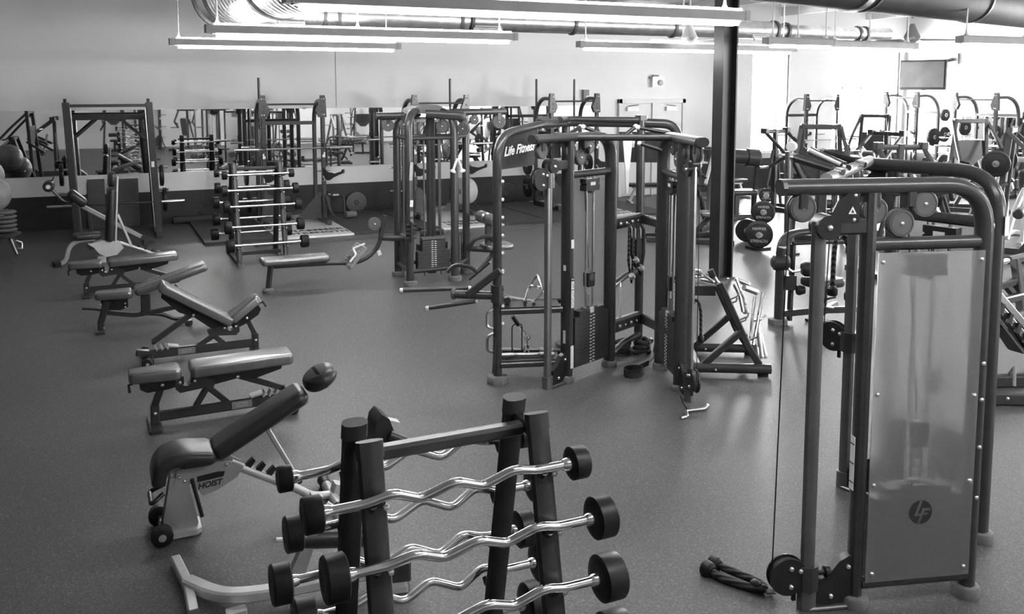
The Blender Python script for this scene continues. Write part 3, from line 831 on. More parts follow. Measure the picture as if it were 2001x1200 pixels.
B().pad((0, 0, 0), (.82, .27, .095), .04, Matrix(((u.x, 0, w.x, c.x), (0, 1, 0, 0), (u.z, 0, w.z, c.z), (0, 0, 0, 1))), rh=.05).build('back_pad', 'vinyl', t, angle=60)
c = c + u * .55
B().pad((0, 0, 0), (.24, .26, .09), .04, Matrix(((u.x, 0, w.x, c.x), (0, 1, 0, 0), (u.z, 0, w.z, c.z), (0, 0, 0, 1))), rh=.09).build('head_pad', 'vinyl', t, angle=60)
B().sweep([(.19, 0, .25), (.26, 0, 1.3)], rect(.06, .03), (0, 1, 0)).build('back_rail', 'silver_light', t)
B().sweep([(.24, 0, .72), (.42, 0, .2)], rect(.05, .035), (0, 1, 0)).build('support_strut', 'silver_light', t)
B().tube([(.25, 0, .28), (.75, 0, .05), (.85, 0, .04)], .025, 10).build('ladder_rail', 'silver_light', t)
for k in range(4): B().box((.42 + k * .1, 0, .24 - k * .046), (.03, .03, .05), (0, R(30), 0)).build('tooth', 'frame_dark', t)
B().sweep([(.85, -.25, .035), (.85, .25, .035)], circ(.034, 10)).build('tail_tube', 'silver_paint', t)
B().box((-.02, 0, .05), (.12, .14, .1), ch=.01).build('center_stand', 'silver_paint', t)
# ------------------------------------------------------------------ cable machines with two angled towers
def cable_tower(root, mtx, ps, H=2.17, carriage=.18, pw=.075):
    """local: x from inner post to outer post and on to the pulley column, y across, z up; ps = side of the frosted shroud"""
    def P(b, name, m, lab=None, ang=38):
        o = b.build(name, m, root, lab, angle=ang)
        o.matrix_local = mtx
        return o
    OX, PX, EX = .63, .89, 1.09
    # bent inner post that becomes the top tube
    P(B().sweep([(0, 0, .05), (0, 0, H), (EX, 0, H)], stad(max(.10, pw), .08, 4), (0, 1, 0), bend=.24, bn=8), 'bent_frame_tube', 'frame', ang=50)
    P(B().sweep([(EX - .01, 0, H), (EX + .012, 0, H)], stad(.105, .08, 4), (0, 1, 0)), 'tube_cap', 'frame')
    P(B().sweep([(OX, 0, .05), (OX, 0, H - .03)], stad(max(.09, pw), .068, 4), (0, 1, 0)), 'outer_post', 'frame')
    for x in (0, OX):
        P(B().lathe((x, 0, 0), (x, 0, .062), [(0, .07), (.6, .074), (.9, .066), (1, .05)], 18), 'foot', 'rubber_grey')
    P(B().tube([(.02, 0, 1.88), (OX - .02, 0, 1.88)], .034, 12), 'cross_tube', 'frame')
    P(B().tube([(.02, ps * .02, .125), (OX - .02, ps * .02, .125)], .03, 12), 'cross_tube', 'frame')
    # pulley column
    P(B().sweep([(PX, 0, .02), (PX, 0, 2.0)], stad(.075, .055, 4), (1, 0, 0)), 'slide_column', 'pole_grey')
    P(B().sweep([(OX, 0, 1.975), (PX - .03, 0, 1.975)], rect(.06, .085, .012), (0, 1, 0)), 'column_arm', 'frame')
    kn = P(B().cyl((PX - .03, -.05, 1.975), (PX - .03, .05, 1.975), .062, 18), 'column_knuckle', 'frame_dark')
    bolt(kn, (PX - .03, .052, 1.975), (0, 1, 0), .016); bolt(kn, (PX - .03, -.052, 1.975), (0, -1, 0), .016)
    P(B().sweep([(PX, 0, .0), (PX, 0, .11)], stad(.10, .085, 4), (1, 0, 0)), 'column_socket', 'pole_grey')
    P(B().sweep([(OX + .02, 0, .012), (PX, 0, .012)], rect(.09, .022), (0, 1, 0)), 'base_strap', 'pole_grey')
    hs = P(B().prism([(OX, .05), (OX + .16, .02), (PX - .04, .04), (PX - .045, .15), (PX - .11, .19), (OX + .1, .25), (OX + .05, .275), (OX, .275)], (0, 0, 0), (1, 0, 0), (0, 0, 1), .05), 'lower_pulley_guard', 'frame_dark')
    for p in ((OX + .05, .22), (OX + .14, .07)):
        for s_ in (-1, 1): bolt(hs, (p[0], s_ * .026, p[1]), (0, s_, 0), .014)
    # sliding carriage with round guard
    z = carriage
    P(B().sweep([(PX, 0, z - .07), (PX, 0, z + .06)], stad(.115, .105, 4), (1, 0, 0)), 'carriage', 'frame')
    g = B()
    for s_ in (-1, 1): g.lathe((PX + .11, s_ * .018, z + .01), (PX + .11, s_ * .03, z + .01), [(0, .1), (1, .097)], 26)
    g = P(g, 'carriage_guard', 'frame_dark')
    B().cyl((PX + .11, -.017, z + .01), (PX + .11, .017, z + .01), .085, 24).build('wheel', 'pulley', g)
    for p in ((PX + .10, z + .055), (PX + .10, z - .04), (PX + .05, z + .04)):
        for s_ in (-1, 1): bolt(g, (p[0], s_ * .031, p[1]), (0, s_, 0), .014)
    k = P(B().lathe((PX - .045, ps * .02, z + .02), (PX - .11, ps * .02, z + .02), [(0, .014), (.5, .014), (.6, .03), (1, .028)], 12), 'pull_pin', 'rubber')
    P(B().box((PX + .07, 0, z - .1), (.02, .014, .06)), 'cable_end', 'rubber')
    # pulleys
    for (x, zz, r) in ((.987, H - .10, .07), (.61, H - .12, .068), (.467, H - .185, .07), (.345, H - .09, .07)):
        w = P(B().lathe((x, -.026, zz), (x, .026, zz), [(0, r * .93), (.12, r), (.35, r), (.5, r * .86), (.65, r), (.88, r), (1, r * .93)], 28), 'pulley_wheel', 'pulley')
        for s_ in (-1, 1):
            bolt(w, (x, s_ * .026, zz), (0, s_, 0), .012)
            B().ring((x, s_ * .0262, zz), (x, s_ * .028, zz), r * .84, r * .8, 26).build('rim_line', 'frame', w)
    for x in (.987, .42, .61):
        P(B().box((x, 0, H - .06), (.05, .075, .08), ch=.008), 'pulley_bracket', 'frame')
    gd = P(B().prism([(-.06, -.075), (.065, -.075), (.065, .08), (.0, .07), (-.05, .03), (-.075, -.02)], (.765, ps * .03, H - .1), (-1, 0, 0), (0, 0, 1), .012), 'upper_guard', 'frame_dark')
    yy = ps * .037
    B().prism([(-.021, -.016), (.021, -.016), (0, .021)], (.738, yy, H - .115), (1, 0, 0), (0, 0, 1), .002).build('warning_triangle', 'sticker', gd)
    B().prism([(-.009, -.009), (.008, -.009), (.001, .008)], (.738, yy + ps * .0012, H - .116), (1, 0, 0), (0, 0, 1), .002).build('warning_mark', 'sticker_dark', gd)
    for q in ((.725, H - .04), (.728, H - .16)): bolt(gd, (q[0], ps * .036, q[1]), (0, ps, 0), .011)
    P(B().tube([(PX + .11 + .08, 0, z + .02), (PX + .16, 0, H - .11)], .0035, 6), 'cable', 'rubber')
    P(B().tube([(.987, 0, H - .03), (.61, 0, H - .05)], .0035, 6), 'cable', 'rubber')
    P(B().tube([(.42, 0, H - .16), (.325, 0, 1.0)], .0035, 6), 'cable', 'rubber')
    # weight stack
    ys = -ps * .0
    for x in (.265, .365):
        P(B().tube([(x, ys, .1), (x, ys, 1.87)], .0115, 10), 'guide_rod', 'chrome')
    first = None; lab = None
    n = 15; z0 = .135; dz = .0305
    for k in range(n):
        if first is None:
            first = P(B().box((0, 0, 0), (.50, .085, .0285), ch=.004), 'weight_plate', 'plate_steel')
            first.matrix_local = mtx @ Matrix.Translation((.315, ys, z0))
            lab = B().box((-.02, -ps * .0435, .003), (.028, .002, .012)).build('weight_label', 'sticker', first)
            inst(lab, first, loc=(.042, 0, -.006))
        else:
            o = inst(first, root, mtx=mtx @ Matrix.Translation((.315, ys, z0 + k * dz)))
            inst(lab, o); inst(lab, o, loc=(.042, 0, -.006))
    P(B().box((.315, ys, z0 + n * dz + .01), (.36, .085, .05), ch=.006), 'top_plate', 'plate_steel')
    P(B().box((.315, ys, z0 + n * dz + .03), (.18, .05, .03), ch=.004), 'top_plate_cap', 'pulley')
    P(B().box((.32, ys, z0 + n * dz + .02), (.055, .088, .05)), 'rating_label', 'sticker')
    P(B().tube([(.315, ys, z0 + n * dz), (.315, ys, z0 + n * dz + .16)], .011, 8), 'lift_stem', 'chrome')
    q = P(B().prism([(-.045, -.07), (.045, -.07), (.05, .06), (-.05, .06)], (.315, ys, .9), (1, 0, 0), (0, 0, 1), .06), 'floating_pulley', 'frame_dark')
    B().cyl((.315, ys - .033, .92), (.315, ys + .033, .92), .032, 16).build('wheel', 'pulley', q)
    q = P(B().prism([(-.1, -.06), (-.03, -.06), (0, -.085), (.03, -.06), (.1, -.06), (.1, -.01), (.085, .0), (.1, .01), (.1, .05), (-.1, .05), (-.1, .01), (-.085, 0), (-.1, -.01)], (.315, ys, 1.78), (1, 0, 0), (0, 0, 1), .07), 'rod_block', 'frame_dark')
    for s_ in (-1, 1): B().box((.315, ys + s_ * .036, 1.785), (.07, .004, .03)).build('block_label', 'sticker', q)
    # frosted shroud with its round emblem
    pn = P(B().box((.315, ps * .055, .995), (.575, .006, 1.70)), 'frosted_shroud', 'frost')
    for x, zz in ((.05, 1.80), (.58, 1.80), (.05, 1.1), (.58, 1.13), (.05, .65), (.58, .66), (.06, .19), (.57, .19)):
        bolt(pn, (x, ps * .059, zz), (0, ps, 0), .012)
    for s_ in (0,):
        e = B()
        R0 = .063
        # disc split by the slanted strokes of its two letters
        e.lathe((.315, ps * .0582, .5), (.315, ps * .06, .5), [(0, R0), (1, R0)], 32)
        e = e.build('emblem_disc', 'sticker_dark', pn)
        def stroke(pts, name='emblem_stroke'):
            sx = -ps
            o_ = B().prism([(sx * a, b_) for a, b_ in pts], (.315, ps * .0606, .5), (1, 0, 0), (0, 0, 1), .0016)
            o_.build(name, 'plate_grey', e)
        stroke([(-.0055, .062), (.008, .062), (-.018, -.006), (.002, -.006), (-.002, -.018), (-.036, -.018)])
        stroke([(.008, .02), (.05, .02), (.054, .0), (.046, .008), (.022, .008), (.018, -.004), (.042, -.004), (.038, -.014), (.012, -.014), (-.004, -.061), (-.018, -.059), (.0, -.012)])
    for zz in (1.26, 1.07, .82, .55):
        bolt(root, mtx @ V((-.0, ps * .05, zz)), (mtx.to_3x3() @ V((0, ps, 0))), .012)
    return P

def placards(P, x, y, d, zs, mtx):
    pass

def set_machine_label(root, P, x, y, s_, z0=.85):
    """instruction placard strip on a post: dark header and white pictogram panels"""
    st = P(B().box((x, y, z0), (.045, .003, .30)), 'placard', 'sticker_dark')
    for k, (dz, h) in enumerate(((.075, .075), (-.005, .07), (-.06, .035), (-.105, .048))):
        w = B().box((x, y + s_ * .0022, z0 + dz), (.038, .002, h)).build('pictogram', 'sticker', st)
        B().sweep([(x - .01, y + s_ * .0036, z0 + dz - h * .3), (x, y + s_ * .0036, z0 + dz + h * .1), (x + .008, y + s_ * .0036, z0 + dz + h * .3)], rect(.004, .001, .0002), (1, 0, 0)).build('pictogram_figure', 'sticker_dark', w)
    B().box((x, y + s_ * .0022, z0 + .132), (.036, .002, .012)).build('header_line', 'bumper_grey', st)

def tmat(x, y, a):
    return Matrix.Translation((x, y, 0)) @ Matrix.Rotation(R(a), 4, 'Z')

# near machine
t = thing('cable_machine', 'nearest dark cable machine with a frosted shroud and round emblem facing the camera', 'cable machine', (4.04, 3.06, 0))
o0 = V((4.04, 3.06, 0))
P = cable_tower(t, tmat(0, 0, 163.8), 1, 2.17)
st = P(B().box((.664 + .003, 0, .76), (.003, .04, .28)), 'placard', 'sticker')
for k in range(3): B().box((.6695, 0, .66 + k * .1), (.002, .036, .006)).build('divider', 'sticker_dark', st)
P2 = cable_tower(t, tmat(.577, .355, 103), -1, 2.17, carriage=1.0)
# decal wrapped on the second inner post
P2(B().sweep([(-.052, 0, 1.82), (-.052, 0, 1.93)], rect(.05, .003, .0005), (0, 1, 0)), 'decal', 'sticker')
B().tube([(4.45 - o0.x, 4.2 - o0.y, 2.19), (3.33 - o0.x, 3.42 - o0.y, 2.19)], .033, 12).build('link_beam', 'silver_paint', t)
for a, b_ in (((3.54, 3.87, 2.26), (3.523, 3.558, 2.22)), ((3.97, 4.2, 2.26), (3.732, 3.702, 2.22)), ((3.94, 4.07, 2.26), (3.998, 3.88, 2.22))):
    a, b_ = V(a) - o0, V(b_) - o0
    h = B().tube([b_, a], .026, 12).build('pull_up_grip', 'frame_dark', t)
    d = (a - b_).normalized()
    B().lathe(a - d * .004, a + d * .03, [(0, .028), (.7, .029), (1, .02)], 12).build('grip_end', 'chrome', h)
    B().tube([b_ - d * .06, b_ + d * .01], .018, 10).build('grip_stub', 'chrome', h)
B().tube([(.0, 0, .0)] and [(.35, .25, 1.9), (.02, .02, 1.9)], .04, 12).build('tie_beam', 'frame', t)
# handle on the second tower post
B().tube([(.63, .27, 1.02), (.60, .22, 1.08), (.58, .2, .98)], .01, 8).build('cable_loop', 'steel', t)

# middle machine
t = thing('cable_machine', 'larger dark cable machine in the middle of the floor with accessory shelves and pull-up grips', 'cable machine', (4.5, 7.1, 0))
o0 = V((4.5, 7.1, 0))
P = cable_tower(t, tmat(4.35 - 4.5, 7.198 - 7.1, 201.5), -1, 2.215, carriage=1.86, pw=.125)
set_machine_label(t, P, .63, .064, 1, .82)
for zz, h in ((1.19, .06), (.16, .16)):
    P(B().box((.63, .0635, zz + .08), (.04, .003, h * 1.3)), 'sticker_plate', 'sticker')
P(B().box((.664, 0, 1.05), (.003, .03, .05)), 'sticker_plate', 'sticker'); P(B().box((.664, 0, .42), (.003, .03, .12)), 'sticker_plate', 'sticker')
PR = cable_tower(t, tmat(4.751 - 4.5, 6.927 - 7.1, 251.6), 1, 2.215, carriage=.2, pw=.125)
set_machine_label(t, PR, .63, -.064, -1, .85)
PR(B().box((.3, -.046, .45), (.1, .003, .06)), 'sticker_plate', 'sticker_dark')
def W(*p): return V(p) - o0
# link beam and pull-up grips
B().sweep([W(3.79, 7.0, 2.215), W(4.6, 6.55, 2.215)], circ(.03, 12)).build('link_beam', 'frame', t)
for a, b_ in (((4.02, 7.22, 2.29), (3.78, 7.05, 2.215)), ((4.06, 7.2, 2.29), (4.24, 7.12, 2.215)), ((4.49, 7.02, 2.29), (4.38, 7.02, 2.215)), ((4.53, 7.0, 2.285), (4.82, 6.72, 2.215)), ((4.53, 6.98, 2.14), (4.68, 6.85, 2.08)), ((4.06, 7.1, 2.14), (3.98, 7.0, 2.08))):
    a, b_ = W(*a), W(*b_)
    h = B().tube([b_, a], .019, 10).build('pull_up_grip', 'frame_dark', t)
    d = (a - b_).normalized()
    B().lathe(a - d * .004, a + d * .03, [(0, .021), (.7, .024), (1, .017)], 12).build('grip_end', 'sticker', h)
# accessory frame on the left
B().sweep([W(3.18, 7.195, .05), W(3.18, 7.195, 2.24), W(3.82, 7.6, 2.31)], stad(.085, .07, 4), (.5, -.8, 0), bend=.26, bn=8).build('accessory_post', 'frame', t, angle=50)
B().lathe(W(3.18, 7.195, 0), W(3.18, 7.195, .07), [(0, .10), (.6, .105), (.95, .09), (1, .06)], 8).build('foot', 'rubber_grey', t)
for k in range(9):
    bolt(t, W(3.215, 7.155, .55 + k * .16), (.6, -.8, 0), .017, 'peg', 'sticker')
pq = B().prism([(.03, 0), (.03, .22), (.1, .3), (.45, .34), (.64, .34), (.64, 0)], W(3.18, 7.195, 1.93), (.845, .535, 0), (0, 0, 1), .012).build('name_plaque', 'plaque', t)
lettering('Life Fitness', .115, 'sticker', pq, face(W(3.18 + .845 * .09 + .006, 7.195 + .535 * .09 - .012, 2.08), (.845, .535, 0.06), (0, 0, 1)), shear=.4, bold=.003, align='LEFT')
# rear posts and beams
for (x, y, zt) in ((4.27, 7.95, 2.34), (4.83, 7.437, 2.36)):
    B().sweep([W(x, y, .04), W(x, y, zt)], stad(.09, .07, 4), (1, 0, 0)).build('rear_post', 'frame', t)
    B().box(W(x, y, zt + .0), (.11, .09, .05), ch=.02).build('post_cap', 'frame', t)
    B().lathe(W(x, y, 0), W(x, y, .06), [(0, .1), (.7, .1), (1, .06)], 14).build('foot', 'rubber_grey', t)
B().tube([W(3.8, 7.6, 2.31), W(4.27, 7.93, 2.31), W(4.83, 7.46, 2.31), W(5.1, 7.28, 2.30), W(5.16, 7.24, 2.12)], .045, 12, bend=.1).build('rear_top_tube', 'frame', t)
B().tube([W(4.1, 7.75, 2.34), W(4.27, 7.9, 2.34), W(4.8, 7.42, 2.34)], .03, 10, bend=.08).build('rear_top_tube', 'frame', t)
pq = B().prism([(-.3, 0), (-.3, .3), (.12, .3), (.12, 0)], W(4.92, 7.42, 1.92), (.86, -.5, 0), (0, 0, 1), .012).build('name_plaque', 'plaque', t)
lettering('SYN', .1, 'sticker', pq, face(W(4.79, 7.475, 2.13), (.86, -.5, 0), (0, 0, 1)), shear=.2, bold=.003)
for zz, hgt in ((1.36, .1), (.36, .12)):
    br = B().sweep([W(4.36, 7.22, zz), W(4.82, 7.42, zz)], rect(.05, hgt, .012), (-.4, .9, 0)).build('hook_rail', 'frame', t)
    B().sweep([W(4.86, 7.4, zz), W(4.84, 7.02, zz)], rect(.05, hgt * .9, .012), (.9, .4, 0)).build('hook_rail', 'frame', t)
    for k in range(5):
        q = W(4.40 + .09 * k, 7.237 + .039 * k - .035, zz)
        bolt(br, q, (.4, -.9, 0), .02 if k in (1, 3) else .013)
    B().sweep([W(4.36, 7.22, zz + hgt / 2 + .012), W(4.82, 7.42, zz + hgt / 2 + .012)], rect(.03, .012), (-.4, .9, 0)).build('rail_trim', 'bumper_grey', t)
for zz in (.78, .12):
    B().tube([W(4.38, 7.2, zz), W(4.6, 7.35, zz + .04), W(4.83, 7.42, zz + .08)], .035, 10).build('lower_rail', 'frame', t)
# two shelves between accessory post and tower
for zz in (.70, .21):
    sh = B()
    sh.sweep([W(3.2, 7.16, zz - .04), W(3.72, 6.97, zz - .03)], rect(.05, .05, .01), (.4, .9, 0))
    sh.sweep([W(3.3, 7.42, zz - .02), W(3.84, 7.2, zz - .01)], rect(.05, .05, .01), (.4, .9, 0))
    sh.build('shelf_rail', 'frame', t)
    B().prism([(0, -.14), (.54, -.14), (.54, .14), (0, .14)], W(3.24, 7.29, zz - .01), (.93, -.36, 0.02), (.36, .93, 0), .012).build('shelf_tray', 'frame_dark', t)
    B().tube([W(3.2, 7.17, zz - .02), W(3.3, 7.43, zz - .02)], .02, 8).build('shelf_end', 'frame', t)
# hooks on the far side of the post
for zz in (.62, .40):
    B().tube([W(3.15, 7.21, zz + .06), W(3.09, 7.22, zz + .03), W(3.09, 7.22, zz - .1), W(3.15, 7.21, zz - .12)], .013, 8, bend=.03).build('side_hook', 'steel', t)
B().sweep([W(3.13, 7.17, .1), W(3.15, 7.16, .42)], rect(.03, .008, .001), (1, 0, 0)).build('hanging_strap', 'strap_web', t)

# dip attachment hooked on that post
t = thing('dip_attachment', 'dip bars with two long padded grips hooked on the left post of the middle machine', 'dip bars', (3.18, 7.195, .8))
def W2(*p): return V(p) - V((3.18, 7.195, .8))
B().sweep([W2(2.86, 7.43, .80), W2(3.2, 7.2, .80)], stad(.11, .075, 5), (.6, .8, 0)).build('cross_arm', 'frame', t)
B().lathe(W2(2.84, 7.443, .80), W2(2.87, 7.423, .80), [(0, .045), (.5, .055), (1, .05)], 14).build('arm_cap', 'pulley', t)
B().sweep([W2(3.18, 7.195, .74), W2(3.18, 7.195, .90)], stad(.12, .105, 4), (.5, -.8, 0)).build('post_clamp', 'frame', t)
B().sweep([W2(2.95, 7.33, .80), W2(3.17, 7.17, 1.02), W2(3.19, 7.15, 1.04)], rect(.05, .065, .012), (.55, .8, 0)).build('diagonal_strut', 'frame', t)
B().sweep([W2(2.99, 7.38, .93), W2(3.13, 7.24, 1.1)], rect(.03, .02), (.55, .8, 0)).build('upper_link', 'frame', t)
B().tube([W2(2.82, 7.5, .99), W2(2.88, 7.46, 1.06), W2(2.99, 7.37, 1.05), W2(3.04, 7.33, 1.0)], .018, 8, bend=.04).build('grab_loop', 'frame', t)
for q in ((3.215, 7.155, 1.01), (3.215, 7.155, .87)): bolt(t, W2(*q), (.6, -.8, 0), .017)
for a, b_, c in (((2.43, 7.63, .83), (3.0, 7.40, .845), (3.06, 7.36, .82)), ((2.63, 7.5, .675), (3.03, 7.30, .745), (3.06, 7.29, .79))):
    g = B().tube([W2(*a), W2(*b_)], .019, 10).build('dip_grip', 'frame', t)
    d = (V(b_) - V(a)).normalized()
    B().lathe(W2(*a) - d * .02, W2(*a) + d * .01, [(0, .018), (.3, .024), (1, .023)], 12).build('grip_end', 'sticker', g)
    B().cyl(W2(*b_) - d * .015, W2(*b_) + d * .01, .022, 12).build('grip_collar', 'sticker', g)
    B().tube([W2(*b_), W2(*c)], .016, 8).build('grip_stub', 'chrome', g)

# attachments lying on the two shelves
def cable_handle(loc, rz, label, kind):
    t = thing({'row': 'row_triangle', 'bar': 'pull_bar', 'roller': 'pull_bar'}[kind], label, 'cable attachment', loc, rz)
    if kind == 'row':
        B().tube([(-.09, -.02, .02), (-.02, -.1, .12), (.02, 0, .26), (.02, .1, .12), (-.09, .06, .02)], .011, 8, bend=.02).build('bent_rod', 'chrome', t)
        for y in (-.04, .06): B().tube([(-.12, y - .03, .022), (-.06, y + .03, .022)], .016, 8).build('grip', 'frame', t)
        B().tube([(.0, -.06, .15), (.0, .06, .15)], .01, 8).build('cross_rod', 'chrome', t)
    if kind == 'bar':
        B().tube([(-.24, 0, .02), (-.14, 0, .025), (.14, 0, .025), (.24, 0, .02)], .016, 10).build('bar', 'chrome', t)
        for s_ in (-1, 1): B().tube([(s_ * .12, 0, .024), (s_ * .25, 0, .02)], .02, 10).build('grip', 'steel', t)
        B().ring((0, -.006, .05), (0, .006, .05), .026, .014, 14).build('eyelet', 'chrome', t)
    if kind == 'roller':
        B().lathe((-.05, -.05, .035), (-.05, .05, .035), [(0, .03), (.1, .036), (.9, .036), (1, .03)], 14).build('roller', 'frame', t)
        B().tube([(-.05, 0, .06), (.06, 0, .04), (.2, 0, .02)], .014, 8).build('bar', 'chrome', t)
    return t
cable_handle((3.56, 7.18, .70), 25, 'chrome V-shaped row handle standing on the upper shelf of the middle machine', 'row')
cable_handle((3.36, 7.26, .70), -22, 'chrome bar lying on the upper shelf beside the accessory post', 'roller')
cable_handle((3.46, 7.17, .21), -20, 'wide chrome bar lying along the front of the lower shelf', 'bar')
cable_handle((3.52, 7.3, .21), -24, 'chrome bar lying along the back of the lower shelf', 'bar')
t = thing('wire_stand', 'thin dark wire handle standing upright on the lower shelf', 'handle stand', (3.4, 7.25, .205))
B().tube([(-.05, 0, 0), (-.05, 0, .3), (.05, 0, .3), (.05, 0, 0)], .006, 6, bend=.04).build('wire', 'frame_dark', t)
B().box((0, 0, .006), (.14, .05, .012)).build('wire_foot', 'frame_dark', t)
t = thing('stirrup_grip', 'single grip handle with chrome hook tilted in the air above the lower shelf', 'handle', (3.46, 7.26, .42))
B().tube([(-.1, 0, .16), (-.04, 0, .07)], .02, 10).build('grip', 'rubber', t)
B().tube([(-.04, 0, .07), (.03, 0, -.02)], .01, 8).build('rod', 'chrome', t)
B().ring((.05, -.005, -.05), (.05, .005, -.05), .035, .018, 14).build('hook', 'chrome', t)
B().tube([(.05, 0, -.05), (.05, 0, -.205)], .004, 6).build('wire', 'frame_dark', t)
# ------------------------------------------------------------------ straight barbell rack
srk = bar_rack((2.19, 14.18, 0), 'dark A-frame rack of straight chrome barbells in front of the wall mirror', .345, .10, .46, 1.5,
               (1.32, 1.09, .85, .55, .28), (1.32, 1.09, .85, .58, .34), .085, .055)
for k, (x0, x1, z, r) in enumerate(((1.73, 2.66, 1.34, .065), (1.72, 2.70, 1.11, .085), (1.74, 2.72, .87, .09), (1.75, 2.73, .57, .095), (1.77, 2.77, .30, .098))):
    y = 14.18 - (.46 - .36 * z / 1.5) - .058
    fixed_bar(x0, x1, y, z, r, '%s straight chrome barbell on the camera side of the straight bar rack' % ('topmost', 'second', 'third', 'fourth', 'lowest')[k], False, .07 + .01 * k, rr=.017)
for k, (x0, x1, z, r) in enumerate(((1.66, 2.62, 1.34, .06), (1.68, 2.66, 1.11, .082), (1.66, 2.66, .87, .088), (1.67, 2.67, .60, .093), (1.65, 2.68, .36, .097))):
    y = 14.18 + (.46 - .36 * z / 1.5) + .058
    fixed_bar(x0, x1, y, z, r, '%s straight chrome barbell on the mirror side of the straight bar rack' % ('topmost', 'second', 'third', 'fourth', 'lowest')[k], False, .07 + .01 * k, rr=.017)

# ------------------------------------------------------------------ lifting platforms
def platform(x0, x1, y0, y1, xr, label, xl=None):
    t = thing('lifting_platform', label, 'platform', ((x0 + x1) / 2, (y0 + y1) / 2, 0))
    cx, cy = (x0 + x1) / 2, (y0 + y1) / 2
    w = B().box((0, 0, .027), (x1 - x0, y1 - y0, .054)).build('wood_deck', 'wood_mat', t)
    lettering('HAMMER', .26, 'sticker_dark', w, face((.13, y0 - cy + .66, .0555), (1, 0, 0), (0, 1, 0)), sx=.98, bold=.006)
    lettering('STRENGTH', .26, 'sticker_dark', w, face((.13, y0 - cy + .36, .0555), (1, 0, 0), (0, 1, 0)), sx=.82, bold=.006)
    for a, b_ in ((x1, xr), (xl if xl is not None else x0 - (xr - x1), x0)):
        B().box(((a + b_) / 2 - cx, .08, .026), (b_ - a - .006, y1 - y0 + .16 - .2, .052)).build('rubber_tile', 'platform_rubber', t)
    B().box(((x0 + x1) / 2 - cx, y0 - cy - .2, .012), (x1 - x0 + .9, .38, .024)).build('ramp', 'floor_rubber', t)
    return t
platform(2.75, 4.1, 15.63, 18.45, 5.35, 'pale wooden lifting platform with dark lettering below the leftmost half rack', 1.55)
platform(5.75, 7.0, 15.5, 18.45, 8.0, 'pale wooden lifting platform partly hidden behind the four-sided cable tower', 5.37)
platform(8.95, 10.15, 15.5, 18.45, 10.9, 'pale wooden lifting platform seen between the towers of the middle machine', 8.02)

# ------------------------------------------------------------------ half racks along the mirror
def weight_plate(loc, axis, r, label, m='plate_steel', th=.035, group=None):
    t = thing('weight_plate', label, 'weight plate', loc, 0, group)
    a = V(axis).normalized()
    B().lathe(a * -th / 2, a * th / 2, [(0, r * .95), (.12, r), (.88, r), (1, r * .95)], 30).build('disc', m, t)
    for s_ in (-1, 1):
        B().ring(a * (s_ * th * .48), a * (s_ * th * .56), r * .88, r * .8, 28).build('rim', m, t)
        B().ring(a * (s_ * th * .45), a * (s_ * th * .6), .05, .026, 16).build('hub', 'steel' if m != 'plate_grey' else 'sticker_dark', t)
    return t
def olympic_bar(loc, rz, label, L=2.2):
    t = thing('olympic_bar', label, 'barbell', loc, rz)
    B().tube([(-L / 2 + .42, 0, 0), (L / 2 - .42, 0, 0)], .0145, 8).build('shaft', 'steel', t)
    for s_ in (-1, 1):
        B().lathe((s_ * (L / 2 - .43), 0, 0), (s_ * L / 2, 0, 0), [(0, .038), (.05, .038), (.06, .026), (1, .026)], 12).build('sleeve', 'chrome', t)
    return t
